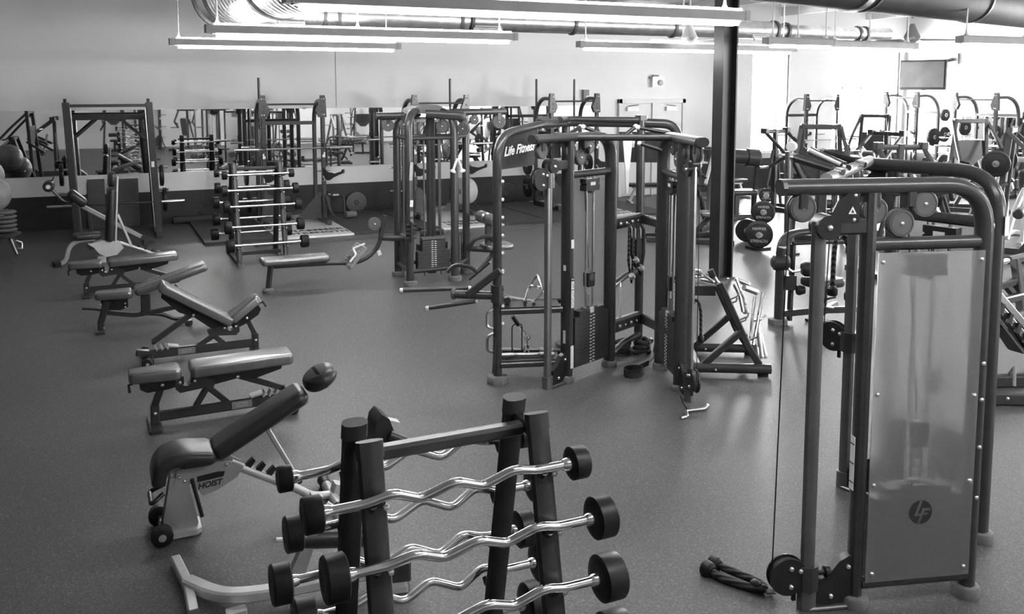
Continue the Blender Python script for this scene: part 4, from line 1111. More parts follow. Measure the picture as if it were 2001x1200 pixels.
def half_rack(loc, rz, label, H=2.5, w=.56, dep=.75, fr='frame', pegs=True):
    t = thing('half_rack', label, 'squat rack', loc, rz)
    for sx in (-1, 1):
        x = sx * w
        p = B().box((x, 0, H / 2 - .04), (.078, .078, H - .08), ch=.008).build('front_upright', fr, t)
        B().prism([(-.07, 0), (.075, 0), (.13 * 1, .12), (.05, .33), (.045, .42), (-.04, .42), (-.055, .36)], (x, 0, H - .42), (-sx, 0, 0), (0, 0, 1), .085).build('upright_cap', fr, t)
        for k in range(18):
            B().box((x - sx * .018, -.04, .55 + k * .1), (.03, .012, .05)).build('notch', 'sticker_dark', p)
        B().sweep([(x, dep, .0), (x, dep, H - .35), (x, dep - .3, H - .1), (x, .02, H - .12)], rect(.075, .07, .012), (1, 0, 0), bend=.25, bn=6).build('rear_upright', fr, t)
        B().sweep([(x, -.42, .05), (x, dep + .05, .05)], rect(.075, .09, .01), (1, 0, 0)).build('base_rail', fr, t)
        B().prism([(0, .0), (.5, .0), (.06, .5), (0, .5)], (x - sx * .05, 0.02, .08), (-sx, .0, 0), (0, 0, 1), .012).build('gusset', fr, t)
        B().sweep([(x + sx * .03, -.03, .52), (x + sx * .08, -.2, .2), (x + sx * .16, -.42, .07)], rect(.06, .05), (0, 1, 0), bend=.12).build('stabiliser_leg', fr, t)
        # bar catch and spotter arm
        B().prism([(0, 0), (.07, 0), (.07, .02), (.13, .02), (.13, .1), (.11, .1), (.09, .05), (0, .06)], (x, -.05, 1.46), (0, -1, 0), (0, 0, 1), .06).build('bar_catch', 'frame_dark', t)
        sa = B().prism([(0, -.02), (.05, -.10), (.11, -.10), (.2, -.04), (.34, .02), (.42, .05), (.42, .12), (.39, .12), (.37, .08), (.24, .04), (.08, .06), (0, .14)], (x + sx * .0, -.05, .93), (.75, -.66, 0), (0, 0, 1), .05).build('spotter_arm', fr, t)
        if pegs:
            for z in (.45, .95, 1.45):
                B().tube([(x, dep, z), (x + sx * .3, dep, z)], .024, 10).build('storage_peg', 'chrome', t)
        for z in (1.3, .85): B().box((x + sx * .0, -.041, z + .02), (.05, .004, .1)).build('sticker_plate', 'sticker', t)
        for z in (H - .07, H - .37): bolt(t, (x + .02, -.045, z), (0, -1, 0), .014); bolt(t, (x - .02, -.045, z), (0, -1, 0), .014)
    B().tube([(-w, 0, H - .17), (w, 0, H - .17)], .019, 10).build('chin_bar', fr, t)
    B().sweep([(-w, dep, .12), (w, dep, .12)], rect(.07, .07), (0, 1, 0)).build('rear_tie', fr, t)
    B().sweep([(-w, dep, H - .55), (w, dep, H - .55)], rect(.07, .07), (0, 1, 0)).build('rear_tie', fr, t)
    return t
half_rack((3.36, 17.15, .054), 0, 'leftmost half rack at the mirror, with the pale lettered platform at its foot', 2.46)
half_rack((6.33, 17.15, .054), 0, 'half rack at the mirror whose lower half hides behind the four-sided cable tower', 2.46)
half_rack((9.42, 17.15, .054), 0, 'half rack at the mirror directly behind the middle cable machine', 2.48)
olympic_bar((3.36, 17.05, 1.51), 0, 'long barbell resting across the leftmost half rack at the mirror')
olympic_bar((6.33, 17.05, 1.51), 0, 'long barbell resting across the rack behind the four-sided cable tower')
def stored_bar(x, y, label):
    t = thing('olympic_bar', label, 'barbell', (x, y, .1))
    B().tube([(0, 0, .4), (0, 0, 1.85)], .0145, 8).build('shaft', 'frame', t)
    for a, b_ in ((0.0, .42), (2.75, 1.8)):
        B().cyl((0, 0, a), (0, 0, b_), .026, 12).build('sleeve', 'frame', t)
    B().cyl((0, 0, -.1), (0, 0, .12), .045, 12).build('holder_cup', 'frame_dark', t)
stored_bar(2.88, 18.0, 'barbell stored upright at the back of the leftmost half rack')
stored_bar(6.86, 18.0, 'barbell stored upright behind the rack behind the four-sided cable tower')
stored_bar(8.92, 18.0, 'left one of two upright barbells on the rack behind the middle machine')
stored_bar(9.88, 18.0, 'right one of two upright barbells on the rack behind the middle machine')
for k, (x, z, r) in enumerate(((2.58, .95, .2), (2.62, .45, .225), (4.12, .45, .16), (8.65, .95, .225), (8.66, .45, .225), (10.2, .95, .2))):
    weight_plate((x, 17.9, z), (1, 0, 0), r, ('black plate on the middle left peg of the leftmost half rack', 'black plate on the low left peg of the leftmost half rack', 'smaller black plate on the low right peg of the leftmost half rack', 'black plate on the middle left peg of the rack behind the middle machine',
                 'black plate on the low left peg of the rack behind the middle machine', 'black plate on the middle right peg of the rack behind the middle machine')[k], 'rubber', .05)
weight_plate((6.70, 16.8, .57), (.92, .38, 0), .265, 'large pale grey bumper plate hanging behind the right post of the four-sided tower', 'bumper_grey', .26)
B().tube([(6.89, 17.1, .62), (6.45, 16.78, .62)], .025, 8).build('front_peg', 'steel', bpy.data.objects['half_rack.001']).matrix_local = Matrix.Translation((-6.33, -17.15, -.054))
weight_plate((4.94, 18.62, .222), (0, .99, .13), .222, 'grey iron plate leaning upright against the dark wall base', 'plate_grey', .04)
weight_plate((8.45, 18.6, .27), (0, .99, .1), .225, 'black plate leaning at the wall base left of the middle machine post', 'plate_steel', .05)
t = thing('step_stool', 'small dark open frame standing at the wall beside the leftmost half rack', 'stand', (4.45, 18.3, 0))
B().tube([(-.16, 0, .02), (-.16, .1, .4), (.16, .1, .4), (.16, 0, .02)], .025, 8, bend=.04).build('frame_loop', 'frame', t)
B().tube([(-.16, -.1, .02), (.16, -.1, .02)], .025, 8).build('cross_foot', 'frame', t)
B().box((0, .1, .43), (.12, .04, .03)).build('tag_plate', 'sticker', t)
t = thing('foam_block', 'short grey roller lying on the rubber beside the leftmost platform', 'roller', (4.55, 17.6, .1), 20)
B().lathe((-.12, 0, .02), (.12, 0, .02), [(0, .055), (.1, .065), (.9, .065), (1, .055)], 14).build('body', 'rubber_grey', t)
t = thing('foam_roller', 'long black foam roller lying along the dark wall base', 'foam roller', (1.72, 18.5, .075), 0)
B().lathe((-.46, 0, 0), (.46, 0, 0), [(0, .065), (.02, .075), (.98, .075), (1, .065)], 18).build('roller_body', 'mat_foam', t)
B().cyl((-.462, 0, 0), (.462, 0, 0), .03, 12).build('core', 'sticker_dark', t)

# ------------------------------------------------------------------ frame machine on the far left
t = thing('smith_machine', 'tall dark guided-bar machine frame standing left against the mirror', 'smith machine', (.2, 17.15, 0))
lean = .085
for sx, xb in ((-1, -.60), (1, .72)):
    xt = xb - lean
    p = B().sweep([(xb, 0, .03), (xt, 0, 2.40)], rect(.115, .10, .01), (1, 0, 0)).build('upright', 'frame', t)
    B().sweep([(xb - sx * .068, -.03, .1), (xt - sx * .068, -.03, 2.3)], circ(.012, 8)).build('guide_rod', 'chrome', p)
    B().box((xt - .01, 0, 2.43), (.05, .05, .07), ch=.01).build('top_pin', 'frame_dark', p)
    B().sweep([(xb, -.3, .045), (xb, 1.0, .045)], rect(.11, .09, .01), (1, 0, 0)).build('base_rail', 'frame', t)
    B().sweep([(xb, 1.0, .05), (xt, .9, 2.15)], rect(.1, .08, .01), (1, 0, 0)).build('rear_upright', 'frame_dark', t)
    B().sweep([(xt + .02, .0, 2.1), (xt + .03, .9, 2.1)], rect(.08, .08, .01), (1, 0, 0)).build('top_rail', 'frame_dark', t)
    for z in (1.2, .78): B().tube([(xb - .04, .5, z), (xb - .04 + sx * .26, .5, z)], .024, 8).build('storage_peg', 'chrome', t)
    B().sweep([(xb - .02, .5, .1), (xb - .04, .5, 1.3)], rect(.06, .06), (1, 0, 0)).build('peg_post', 'frame_dark', t)
B().sweep([(-.66, 0, 2.345), (.62, 0, 2.345)], rect(.06, .05), (0, 1, 0)).build('top_bar', 'frame', t)
B().sweep([(-.66, .9, 2.12), (.62, .9, 2.12)], rect(.14, .1), (0, 1, 0)).build('rear_beam', 'frame_dark', t)
for sx in (-1, 1): B().sweep([(sx * .62 - .02, .9, 1.7), (sx * .2 - .02, .9, 2.08)], rect(.05, .05), (0, 1, 0)).build('corner_brace', 'frame_dark', t)
B().box((.66, -.052, 1.3), (.05, .004, .1)).build('sticker_plate', 'sticker', t)
bar = B().tube([(-.66, -.03, .62), (.78, -.03, .62)], .014, 8).build('guided_bar', 'frame_dark', t)
for s_ in (-1, 1):
    c = .06
    B().cyl((c + s_ * .72, -.03, .62), (c + s_ * 1.11, -.03, .62), .026, 12).build('sleeve', 'chrome', bar)
for k, (x, z, r) in enumerate(((1.03, 1.02, .2), (1.07, .6, .225), (-.56, 1.12, .2))):
    weight_plate((x if x > 0 else -.62, 17.65, z if k else 1.2 - .15), (1, 0, 0), r, ('black plate high on the right storage peg of the frame machine', 'black plate low on the right side of the frame machine', 'black plate on the left storage peg of the frame machine')[k], 'rubber', .06)
t = thing('leaning_board', 'wide grey board leaning on the wall behind the frame machine', 'board', (.36, 18.5, 0))
B().box((.04, .1, .46), (.52, .02, .92), (R(-8), 0, 0)).build('board', 'panel_board', t)
t = thing('leaning_board', 'narrow darker board leaning behind the wide grey board at the wall', 'board', (-.08, 18.58, 0))
B().box((0, .05, .46), (.3, .02, .94), (R(-6), 0, 0)).build('board', 'frame', t)

# back extension bench crossing in front of the frame machine
t = thing('back_extension_bench', 'slanted back extension bench with round ankle roller at its high left end', 'bench', (0, 16.4, 0))
B().sweep([(-.42, 0, .78), (.62, 0, .10)], rect(.085, .07, .01), (0, 1, 0)).build('incline_beam', 'silver_paint', t)
B().box((.68, 0, .06), (.22, .1, .08), (0, R(32), 0), ch=.01).build('beam_foot', 'frame', t)
B().sweep([(.66, -.28, .04), (.66, .28, .04)], rect(.07, .07), (0, 0, 1)).build('floor_bar', 'frame', t)
m_ = Matrix.Translation((-.36, 0, .83)) @ Matrix.Rotation(R(42), 4, 'Y')
B().pad((0, 0, 0), (.34, .3, .15), .06, m_, rh=.08).build('thigh_pad', 'vinyl', t, angle=60)
B().sweep([(-.40, 0, .76), (-.56, 0, .78), (-.66, 0, .9), (-.76, 0, 1.05)], stad(.06, .045, 4), (0, 1, 0), bend=.1).build('roller_arm', 'frame', t)
B().lathe((-.77, -.2, 1.06), (-.77, .2, 1.06), [(0, .06), (.06, .085), (.94, .085), (1, .06)], 18).build('ankle_roller', 'vinyl', t)
B().cyl((-.77, -.215, 1.06), (-.77, -.19, 1.06), .035, 12).build('roller_hub', 'sticker', t)
B().tube([(-.74, 0, 1.1), (-.69, 0, 1.2)], .012, 6).build('adjust_pin', 'frame_dark', t)
B().sweep([(-.2, 0, .62), (-.16, 0, .04)], rect(.07, .06), (0, 1, 0)).build('center_leg', 'frame', t)
B().sweep([(-.16, -.28, .04), (-.16, .28, .04)], rect(.06, .07), (0, 0, 1)).build('floor_bar', 'frame', t)

# stability balls and their stand at the left edge
t = thing('ball_stand', 'grey ribbed ball stand on splayed legs at the left edge of the picture', 'ball stand', (-1.42, 16.2, 0))
B().lathe((0, 0, .28), (0, 0, .36), [(0, .14), (.3, .22), (.8, .24), (1, .2)], 22).build('ring_tray', 'pole_grey', t)
for k in range(5):
    B().lathe((0, 0, .38 + k * .07), (0, 0, .43 + k * .07), [(0, .16), (.5, .19), (1, .16)], 20).build('rib', 'rubber_grey', t)
for k in range(4):
    a = R(45 + 90 * k)
    B().sweep([(.1 * math.cos(a), .1 * math.sin(a), .3), (.24 * math.cos(a), .24 * math.sin(a), .02)], circ(.028, 8)).build('leg', 'pole_grey', t)
B().tube([(.16, -.12, .24), (.24, -.1, .2), (.24, -.12, .1), (.18, -.16, .12)], .012, 6, bend=.02).build('strap_loop', 'steel', t)
for k, (x, y, z, lb) in enumerate(((-1.56, 16.15, .98, 'pale grey exercise ball sitting lowest on the ball stand at the left edge'), (-1.68, 16.63, 1.24, 'grey exercise ball stacked higher behind the lowest ball at the left edge'))):
    t = thing('exercise_ball', lb, 'exercise ball', (x, y, z))
    B().sphere((0, 0, 0), .275, 28, 18).build('ball_skin', 'ball_vinyl', t)
    for q in range(5):
        a = R(30 + 30 * q)
        B().ring((0, 0, .272 * math.cos(a) - .004), (0, 0, .272 * math.cos(a) + .004), .2785 * math.sin(a), .27 * math.sin(a), 28).build('ridge', 'ball_vinyl', t)
t = thing('ball_rack', 'upright wire rack pole that holds the exercise balls', 'rack', (-1.75, 16.3, 0))
for s_ in (-1, 1): B().tube([(0, s_ * .3, 0), (0, s_ * .3, 1.5)], .02, 8).build('pole', 'pole_grey', t)
for z in (.66, .95): B().tube([(0, -.3, z), (.35, -.3, z), (.35, .45, z), (0, .3, z)], .014, 8, bend=.05).build('hoop', 'pole_grey', t)

# ------------------------------------------------------------------ four-sided cable tower
t = thing('cable_tower', 'four-sided cable tower with a low row bench, left of the middle machine', 'cable machine', (4.2, 11.7, 0))
o0 = V((4.2, 11.7, 0))
def T(*p): return V(p) - o0
pa, pb, pc, pd = (3.735, 11.35), (4.40, 11.40), (3.78, 12.02), (4.75, 11.85)
for (x, y), zt, tip in ((pa, 2.3, (4.05, 11.75, 2.38)), (pb, 2.3, (4.2, 11.75, 2.38)), (pc, 2.25, (4.1, 11.9, 2.3)), (pd, 2.25, (4.3, 11.9, 2.3))):
    B().sweep([T(x, y, .04), T(x, y, zt), T(*tip)], stad(.115, .075, 4), (1, .2, 0), bend=.22, bn=7).build('corner_post', 'frame', t, angle=50)
    B().lathe(T(x, y, 0), T(x, y, .07), [(0, .09), (.6, .095), (.92, .085), (1, .05)], 16).build('foot', 'rubber_grey', t)
B().prism([(-.28, 0), (.28, 0), (.24, .07), (.12, .12), (-.12, .12), (-.24, .07)], T(4.1, 11.75, 2.3), (1, 0, 0), (0, 0, 1), .4).build('top_cowl', 'pulley', t)
B().sweep([T(4.15, 11.8, 2.31), T(5.42, 11.95, 2.31)], stad(.1, .075, 5), (0, 0, 1)).build('pulldown_arm', 'frame', t)
B().sweep([T(4.05, 11.55, 2.3), T(4.5, 11.3, 2.27)], stad(.12, .08, 5), (0, 0, 1)).build('front_arm', 'frame', t)
B().lathe(T(4.48, 11.31, 2.27), T(4.53, 11.285, 2.268), [(0, .06), (.5, .062), (1, .04)], 14).build('arm_cap', 'pulley', t)
B().sweep([T(4.0, 11.8, 2.27), T(3.45, 11.9, 2.27)], stad(.1, .075, 5), (0, 0, 1)).build('row_arm', 'frame', t)
for a, b_ in ((pa, pb), (pa, pc), (pb, pd), (pc, pd)):
    B().tube([T(*a, .19), T(*b_, .19)], .033, 10).build('lower_rail', 'frame', t)
    B().tube([T(*a, 1.98), T(*b_, 1.98)], .026, 10).build('upper_rail', 'frame', t)
B().sweep([T(4.2, 11.8, .05), T(4.2, 11.8, 2.35)], rect(.11, .09, .012), (1, 0, 0)).build('center_post', 'frame', t)
for (x, y, z, r, ax) in ((3.62, 11.9, 2.14, .085, (.2, 1, 0)), (3.75, 11.6, 2.16, .07, (.3, 1, 0)), (4.27, 11.5, 2.13, .09, (.6, .8, 0)), (4.52, 11.35, 2.1, .09, (.8, .6, 0)), (5.3, 11.93, 2.16, .1, (.1, 1, 0)), (4.9, 11.9, 2.2, .07, (.1, 1, 0))):
    a = V(ax).normalized()
    w = B().lathe(T(x, y, z) - a * .025, T(x, y, z) + a * .025, [(0, r * .93), (.12, r), (.35, r), (.5, r * .87), (.65, r), (.88, r), (1, r * .93)], 22).build('pulley_wheel', 'pulley', t)
    bolt(w, T(x, y, z) - a * .026, -a, .013)
    B().box(T(x, y, z + .08), (.05, .06, .1)).build('pulley_bracket', 'frame', t)
def tower_stack(cx, cy, ang, n=13, z0=.22, w=.34, full=True):
    mt = Matrix.Translation(T(cx, cy, 0)) @ Matrix.Rotation(R(ang), 4, 'Z')
    first = None
    for k in range(n):
        ww = w if k > 7 else w + .13
        p = B().box((0, 0, 0), (ww, .1, .0275), ch=.004).build('weight_plate', 'plate_steel', t)
        p.matrix_local = mt @ Matrix.Translation((0, 0, z0 + k * .0295))
        for s_ in (-1, 1):
            if first is None:
                first = B().box((-.024, -.051, .003), (.03, .002, .011)).build('weight_label', 'sticker', p)
                inst(first, p, loc=(.046, 0, -.006))
                break
            else:
                inst(first, p); inst(first, p, loc=(.046, 0, -.006)); break
    q = B().box((0, 0, z0 + n * .0295 + .01), (w, .1, .03)).build('top_plate', 'plate_grey', t); q.matrix_local = mt
    for s_ in (-1, 1):
        q = B().tube([(s_ * .12, 0, .1), (s_ * .12, 0, 2.0)], .012, 8).build('guide_rod', 'pole_grey', t); q.matrix_local = mt
    q = B().tube([(0, 0, z0 + n * .0295), (0, 0, 2.1)], .004, 6).build('cable', 'rubber', t); q.matrix_local = mt
tower_stack(4.09, 11.44, 3)
tower_stack(3.80, 11.72, 85)
tower_stack(4.55, 11.72, 60)
tower_stack(4.28, 12.0, 10)
for (x, z, m, h) in ((0, 1.55, 'bumper_grey', .24), (0, 1.12, 'sticker', .09), (0, .98, 'print_grey', .07), (0, .88, 'print_grey', .06)):
    B().box(T(3.745, 11.29, z), (.045, .004, h), (0, R(4), 0)).build('sticker_plate', m, t)
mg = B()
for k in range(4): mg.sweep([T(3.66, 11.28, .66 + k * .06), T(3.80, 11.28, .66 + k * .06)], rect(.02, .03), (0, 1, 0))
mg.sweep([T(3.73, 11.27, .6), T(3.73, 11.27, .88)], rect(.03, .02), (0, 1, 0))
mg.build('handle_bracket', 'frame', t)
# low row side
B().pad(T(2.27, 11.7, .415), (.88, .3, .085), .035, None, rh=.05).build('row_bench_pad', 'vinyl_grey', t, angle=60)
B().sweep([T(1.96, 11.7, .36), T(1.92, 11.7, .04)], stad(.09, .075, 4), (0, 1, 0)).build('row_bench_leg', 'frame', t)
B().lathe(T(1.92, 11.7, 0), T(1.92, 11.7, .07), [(0, .07), (.6, .075), (1, .05)], 14).build('foot', 'rubber_grey', t)
B().sweep([T(1.95, 11.7, .345), T(2.75, 11.7, .33), T(3.15, 11.7, .29), T(3.42, 11.7, .5), T(3.45, 11.7, .8)], stad(.075, .06, 4), (0, 1, 0), bend=.22, bn=6).build('row_spine', 'frame', t, angle=50)
B().sweep([T(3.43, 11.7, .62), T(3.76, 11.62, .6)], stad(.08, .06, 4), (0, 0, 1)).build('row_link', 'frame', t)
B().box(T(3.40, 11.66, .42), (.05, .01, .07), (0, R(-20), 0)).build('sticker_plate', 'sticker', t)
for s_, dy in ((-1, -.14), (1, .16)):
    u = V((.66, 0, .75)).normalized()
    c = T(3.06, 11.7 + dy, .4)
    mt = Matrix(((u.x, 0, -u.z, c.x), (0, 1, 0, c.y), (u.z, 0, u.x, c.z), (0, 0, 0, 1)))
    fp = B().pad((0, 0, 0), (.36, .17, .05), .02, mt, rh=.03).build('foot_plate', 'ball_vinyl', t, angle=60)
    for k in range(8):
        q = B().box((-.15 + .043 * k, 0, .028), (.016, .16, .012)).build('tread', 'print_grey', fp); q.matrix_local = mt
    B().tube([T(2.98, 11.7, .33), c], .02, 8).build('plate_stem', 'frame', t)
B().tube([T(2.95, 11.5, .36), T(3.05, 11.55, .44), T(3.05, 11.7, .5), T(3.2, 11.65, .56)], .016, 8, bend=.03).build('row_handle', 'sticker', t)
w = B().lathe(T(3.34, 11.64, .82), T(3.34, 11.7, .82), [(0, .085), (.1, .092), (.4, .092), (.5, .08), (.6, .092), (1, .085)], 22).build('row_pulley', 'pulley', t)
bolt(w, T(3.34, 11.638, .82), (0, -1, 0), .014)
B().box(T(3.46, 11.67, .78), (.05, .06, .3), (0, R(12), 0)).build('pulley_bracket', 'frame', t)
# pulldown side seat
B().pad(T(5.12, 11.6, .40), (.42, .36, .08), .03, Matrix.Rotation(0, 4, 'Z'), rh=.06).build('pulldown_seat', 'vinyl_grey', t, angle=60)
B().sweep([T(4.75, 11.75, .36), T(5.1, 11.6, .34)], stad(.08, .06, 4), (0, 0, 1)).build('seat_arm', 'frame', t)
B().sweep([T(5.1, 11.6, .34), T(4.85, 11.62, .05)], rect(.05, .05), (0, 1, 0)).build('seat_brace', 'frame', t)
B().box(T(4.98, 11.58, .62), (.09, .07, .42), ch=.01).build('thigh_post', 'frame', t)
for y in (11.42, 11.78):
    B().lathe(T(4.98, y - .14, .80), T(4.98, y + .12, .80), [(0, .06), (.08, .085), (.92, .085), (1, .06)], 16).build('thigh_roller', 'vinyl_grey', t)
B().tube([T(4.98, 11.25, .8), T(4.98, 11.95, .8)], .018, 8).build('roller_axle', 'steel', t)
B().tube([T(4.66, 11.5, .40), T(4.7, 11.45, .55), T(4.95, 11.4, .6), T(5.0, 11.5, .5)], .03, 8, bend=.08).build('knee_loop', 'frame', t)
# white strap handle hung from the front arm
t = thing('cable_strap', 'white cable strap with two flared ends hanging on the four-sided tower', 'cable attachment', (4.40, 11.28, 1.6))
B().tube([(0, 0, .1), (0, 0, .56)], .005, 6).build('cable', 'rubber', t)
for s_ in (-1, 1):
    B().tube([(0, 0, .1), (s_ * .025, 0, .05), (s_ * .06, 0, -.05)], .017, 8).build('strap', 'sticker', t)
    B().lathe((s_ * .06, 0, -.045), (s_ * .075, 0, -.085), [(0, .02), (.6, .045), (1, .04)], 12).build('flared_end', 'sticker', t)
# ------------------------------------------------------------------ attachment rack right of the middle machine
AR = (5.44, 6.75, 0); AA = -29.0
t = thing('attachment_rack', 'low leaning rack of chrome cable attachments right of the middle machine', 'attachment rack', AR, AA)
for sy in (-1, 1):
    B().tube([(-.48, sy * .33, .065), (.31, sy * .33, .065)], .045, 14).build('base_rail', 'frame', t)
    for x in (-.42, .24): B().box((x, sy * .33, .012), (.09, .07, .024), ch=.01).build('rail_foot', 'rubber', t)
    a, b_ = V((.21, sy * .30, .1)), V((-.17, sy * .30, .86))
    p = B().sweep([a, V((.1, sy * .3, .27)), b_], rect(.05, .065, .01), (0, 1, 0)).build('leaning_post', 'frame', t)
    B().sweep([(-.3, sy * .31, .09), (.04, sy * .3, .41)], rect(.06, .06, .01), (0, 1, 0)).build('strut', 'frame', t)
    bolt(t, (-.2, sy * .33 - .046, .06), (0, -1, 0), .013)
    for k in range(3):
        q = a.lerp(b_, .3 + .25 * k)
        B().tube([q + V((.02, 0, .0)), q + V((.09, 0, .03)), q + V((.1, 0, .07))], .01, 6).build('hook', 'steel', p)
B().sweep([(-.36, -.33, .085), (-.36, .33, .085)], rect(.055, .05), (0, 0, 1)).build('base_cross', 'steel', t)
for q in (.35, .62, .9):
    c = V((.21, 0, .1)).lerp(V((-.17, 0, .86)), q)
    B().tube([c + V((0, -.3, 0)), c + V((0, .3, 0))], .022, 10).build('hook_bar', 'frame', t)
B().box((-.34, 0, .80), (.3, .5, .03)).build('top_tray', 'frame_dark', t)
for sy in (-1, 1): B().sweep([(-.49, sy * .25, .78), (-.2, sy * .25, .78)], rect(.04, .1, .01), (0, 1, 0)).build('tray_side', 'frame', t)
for sy in (-1, 1): B().sweep([(-.46, sy * .25, .06), (-.46, sy * .25, .78)], rect(.06, .05), (0, 1, 0)).build('rear_leg', 'frame_dark', t)

def arw(x, y, z):
    return Matrix.Translation(AR) @ Matrix.Rotation(R(AA), 4, 'Z') @ V((x, y, z))
def attach(name, label, pts, r=.012, m='chrome', grips=(), bend=.025, extra=None):
    o = V(pts[0])
    t = thing(name, label, 'cable attachment', tuple(arw(*o)), AA)
    B().tube([V(p) - o for p in pts], r, 9, bend=bend).build('rod', m, t)
    for a, b_ in grips:
        g = B().tube([V(a) - o, V(b_) - o], r * 1.65, 10).build('grip', 'steel', t)
        B().sphere(tuple(V(b_) - o), r * 1.8, 10, 6).build('end_knob', 'sticker', g)
    if extra:
        B().tube([V(p) - o for p in extra], r * .85, 8).build('cross_rod', m, t)
attach('row_triangle', 'chrome triangular row handle lying on the tray of the attachment rack', [(-.46, -.2, .83), (-.36, -.16, .95), (-.2, -.2, .84), (-.3, -.05, .84)], .014, extra=[(-.44, -.18, .89), (-.27, -.18, .89)])
attach('row_triangle', 'second chrome handle lying behind the triangular one on the rack tray', [(-.47, .02, .83), (-.42, .02, .93), (-.3, .08, .9), (-.24, .16, .83)], .013)
attach('pull_bar', 'short chrome bar with two parallel grips hung upper front on the attachment rack', [(-.02, -.2, .83), (.03, -.22, .73), (.06, -.25, .58)], .017, grips=(((.06, -.24, .62), (.1, -.14, .56)), ((.07, -.2, .8), (.2, -.12, .74))))
attach('pull_bar', 'chrome stirrup handle hung beside the upper short bar on the attachment rack', [(.04, .04, .84), (.08, .0, .72), (.12, -.06, .6)], .015, grips=(((.04, .08, .82), (.17, .12, .76)),))
attach('pull_bar', 'long straight chrome bar leaning steeply on the front of the attachment rack', [(.28, -.05, .72), (.20, -.19, .42), (.16, -.26, .27)], .017, bend=0)
attach('pull_bar', 'second long chrome bar leaning beside the first on the attachment rack', [(.22, .03, .66), (.17, -.1, .42), (.15, -.17, .30)], .015, bend=0)
attach('rope_bar', 'chrome bar with two dangling grey grips at the lower front of the attachment rack', [(.2, .05, .42), (.28, .02, .44), (.33, .06, .47)], .013, grips=(((.24, -.02, .4), (.26, -.16, .13)), ((.28, .04, .3), (.32, -.04, .1))))
attach('stirrup_grip', 'small pale grip hanging lowest on the attachment rack front', [(.2, -.12, .34), (.22, -.2, .12)], .012, grips=(((.21, -.16, .22), (.22, -.2, .08)),))

def rope(loc, rz, label, pts, r=.019, ends=True, m='rope'):
    t = thing('triceps_rope', label, 'cable rope', loc, rz)
    B().tube(pts, r, 10, bend=.08, bn=5).build('cord', m, t)
    for a, b_ in ((pts[0], pts[1]), (pts[-1], pts[-2])):
        a, b_ = V(a), V(b_); d = (a - b_).normalized()
        B().lathe(a - d * .015, a + d * .05, [(0, r * 1.3), (.25, r * 2.1), (.85, r * 2.1), (1, r * 1.7)], 16).build('end_stop', 'rubber', t)
    return t
# rope lying on the floor
t = rope((3.03, 3.62, 0), 0, 'black braided rope lying looped on the floor left of the nearest cable machine',
     [(-.03, .17, .032), (.0, .1, .028), (.06, -.01, .022), (.075, -.09, .024), (.04, -.13, .03), (-.02, -.04, .022), (-.08, .05, .022), (-.1, .14, .03)], .021)
B().lathe((.03, -.11, .035), (.02, -.06, .035), [(0, .02), (.5, .03), (1, .026)], 12).build('sleeve_cone', 'rubber', t)
B().ring((.062, -.16, .02), (.068, -.15, .034), .03, .02, 16).build('snap_ring', 'steel', t)
B().tube([(.07, -.15, .03), (.085, -.19, .05)], .008, 6).build('clip', 'frame_dark', t)
# rope hanging from the second column of the nearest machine
t = rope((4.6, 4.58, 1.66), 0, 'black twisted rope hanging in two tails behind the nearest cable machine',
     [(-.065, -.015, -.38), (-.058, -.01, -.12), (-.03, 0, -.02), (.0, 0, .0), (.03, -.02, -.02), (.05, -.04, -.12), (.055, -.05, -.42)], .017)
B().cyl((-.02, 0, .0), (.03, -.01, .0), .027, 14).build('clamp_sleeve', 'chrome', t)
B().tube([(0, 0, .02), (.005, 0, .08), (.04, -.02, .2)], .008, 6).build('link', 'chrome', t)
B().tube([(0, 0, .06), (-.02, .01, .2)], .006, 6).build('link', 'chrome', t)
B().tube([(.04, -.02, .2), (-.14, -.29, .22), (-.18, -.2, .36)], .005, 6).build('cable', 'rubber', t)
# rope hanging on the attachment rack tray
rope(tuple(arw(-.38, -.3, .72)), AA, 'black rope hanging in two tails under the tray of the attachment rack', [(-.05, 0, -.36), (-.045, 0, -.1), (0, 0, .0), (.045, 0, -.1), (.05, 0, -.37)], .014)

# bent bar lying on the floor
t = thing('pull_bar', 'small bent chrome bar lying on the bare floor before the middle machine', 'cable attachment', (4.32, 5.8, .015), 0)
B().tube([(-.17, -.05, 0), (-.10, -.04, .0), (-.05, .05, .005), (.12, .03, .005), (.17, .06, .01)], .015, 10, bend=.02).build('rod', 'steel', t)
B().sphere((.175, .063, .012), .018, 10, 6).build('end_knob', 'bolt', t)
B().tube([(-.03, .05, .01), (.0, .15, .02), (.03, .24, .06)], .005, 6).build('cable', 'rubber', t)
t = thing('ankle_strap', 'black looped ankle strap lying on the floor between the feet of the middle machine', 'strap', (4.4, 6.85, 0), 20)
B().sweep([(.1 * math.cos(R(a)), .075 * math.sin(R(a)), .04) for a in range(0, 360, 24)], rect(.006, .075, .001), None, closed=True).build('loop', 'strap_web', t)
B().sweep([(.08, .03, .04), (.2, .06, .03), (.32, .06, .04)], rect(.006, .05, .001), (.2, -1, 0)).build('tail', 'strap_web', t)
B().tube([(.32, .06, .04), (.42, .07, .07)], .006, 6).build('cord', 'frame_dark', t)
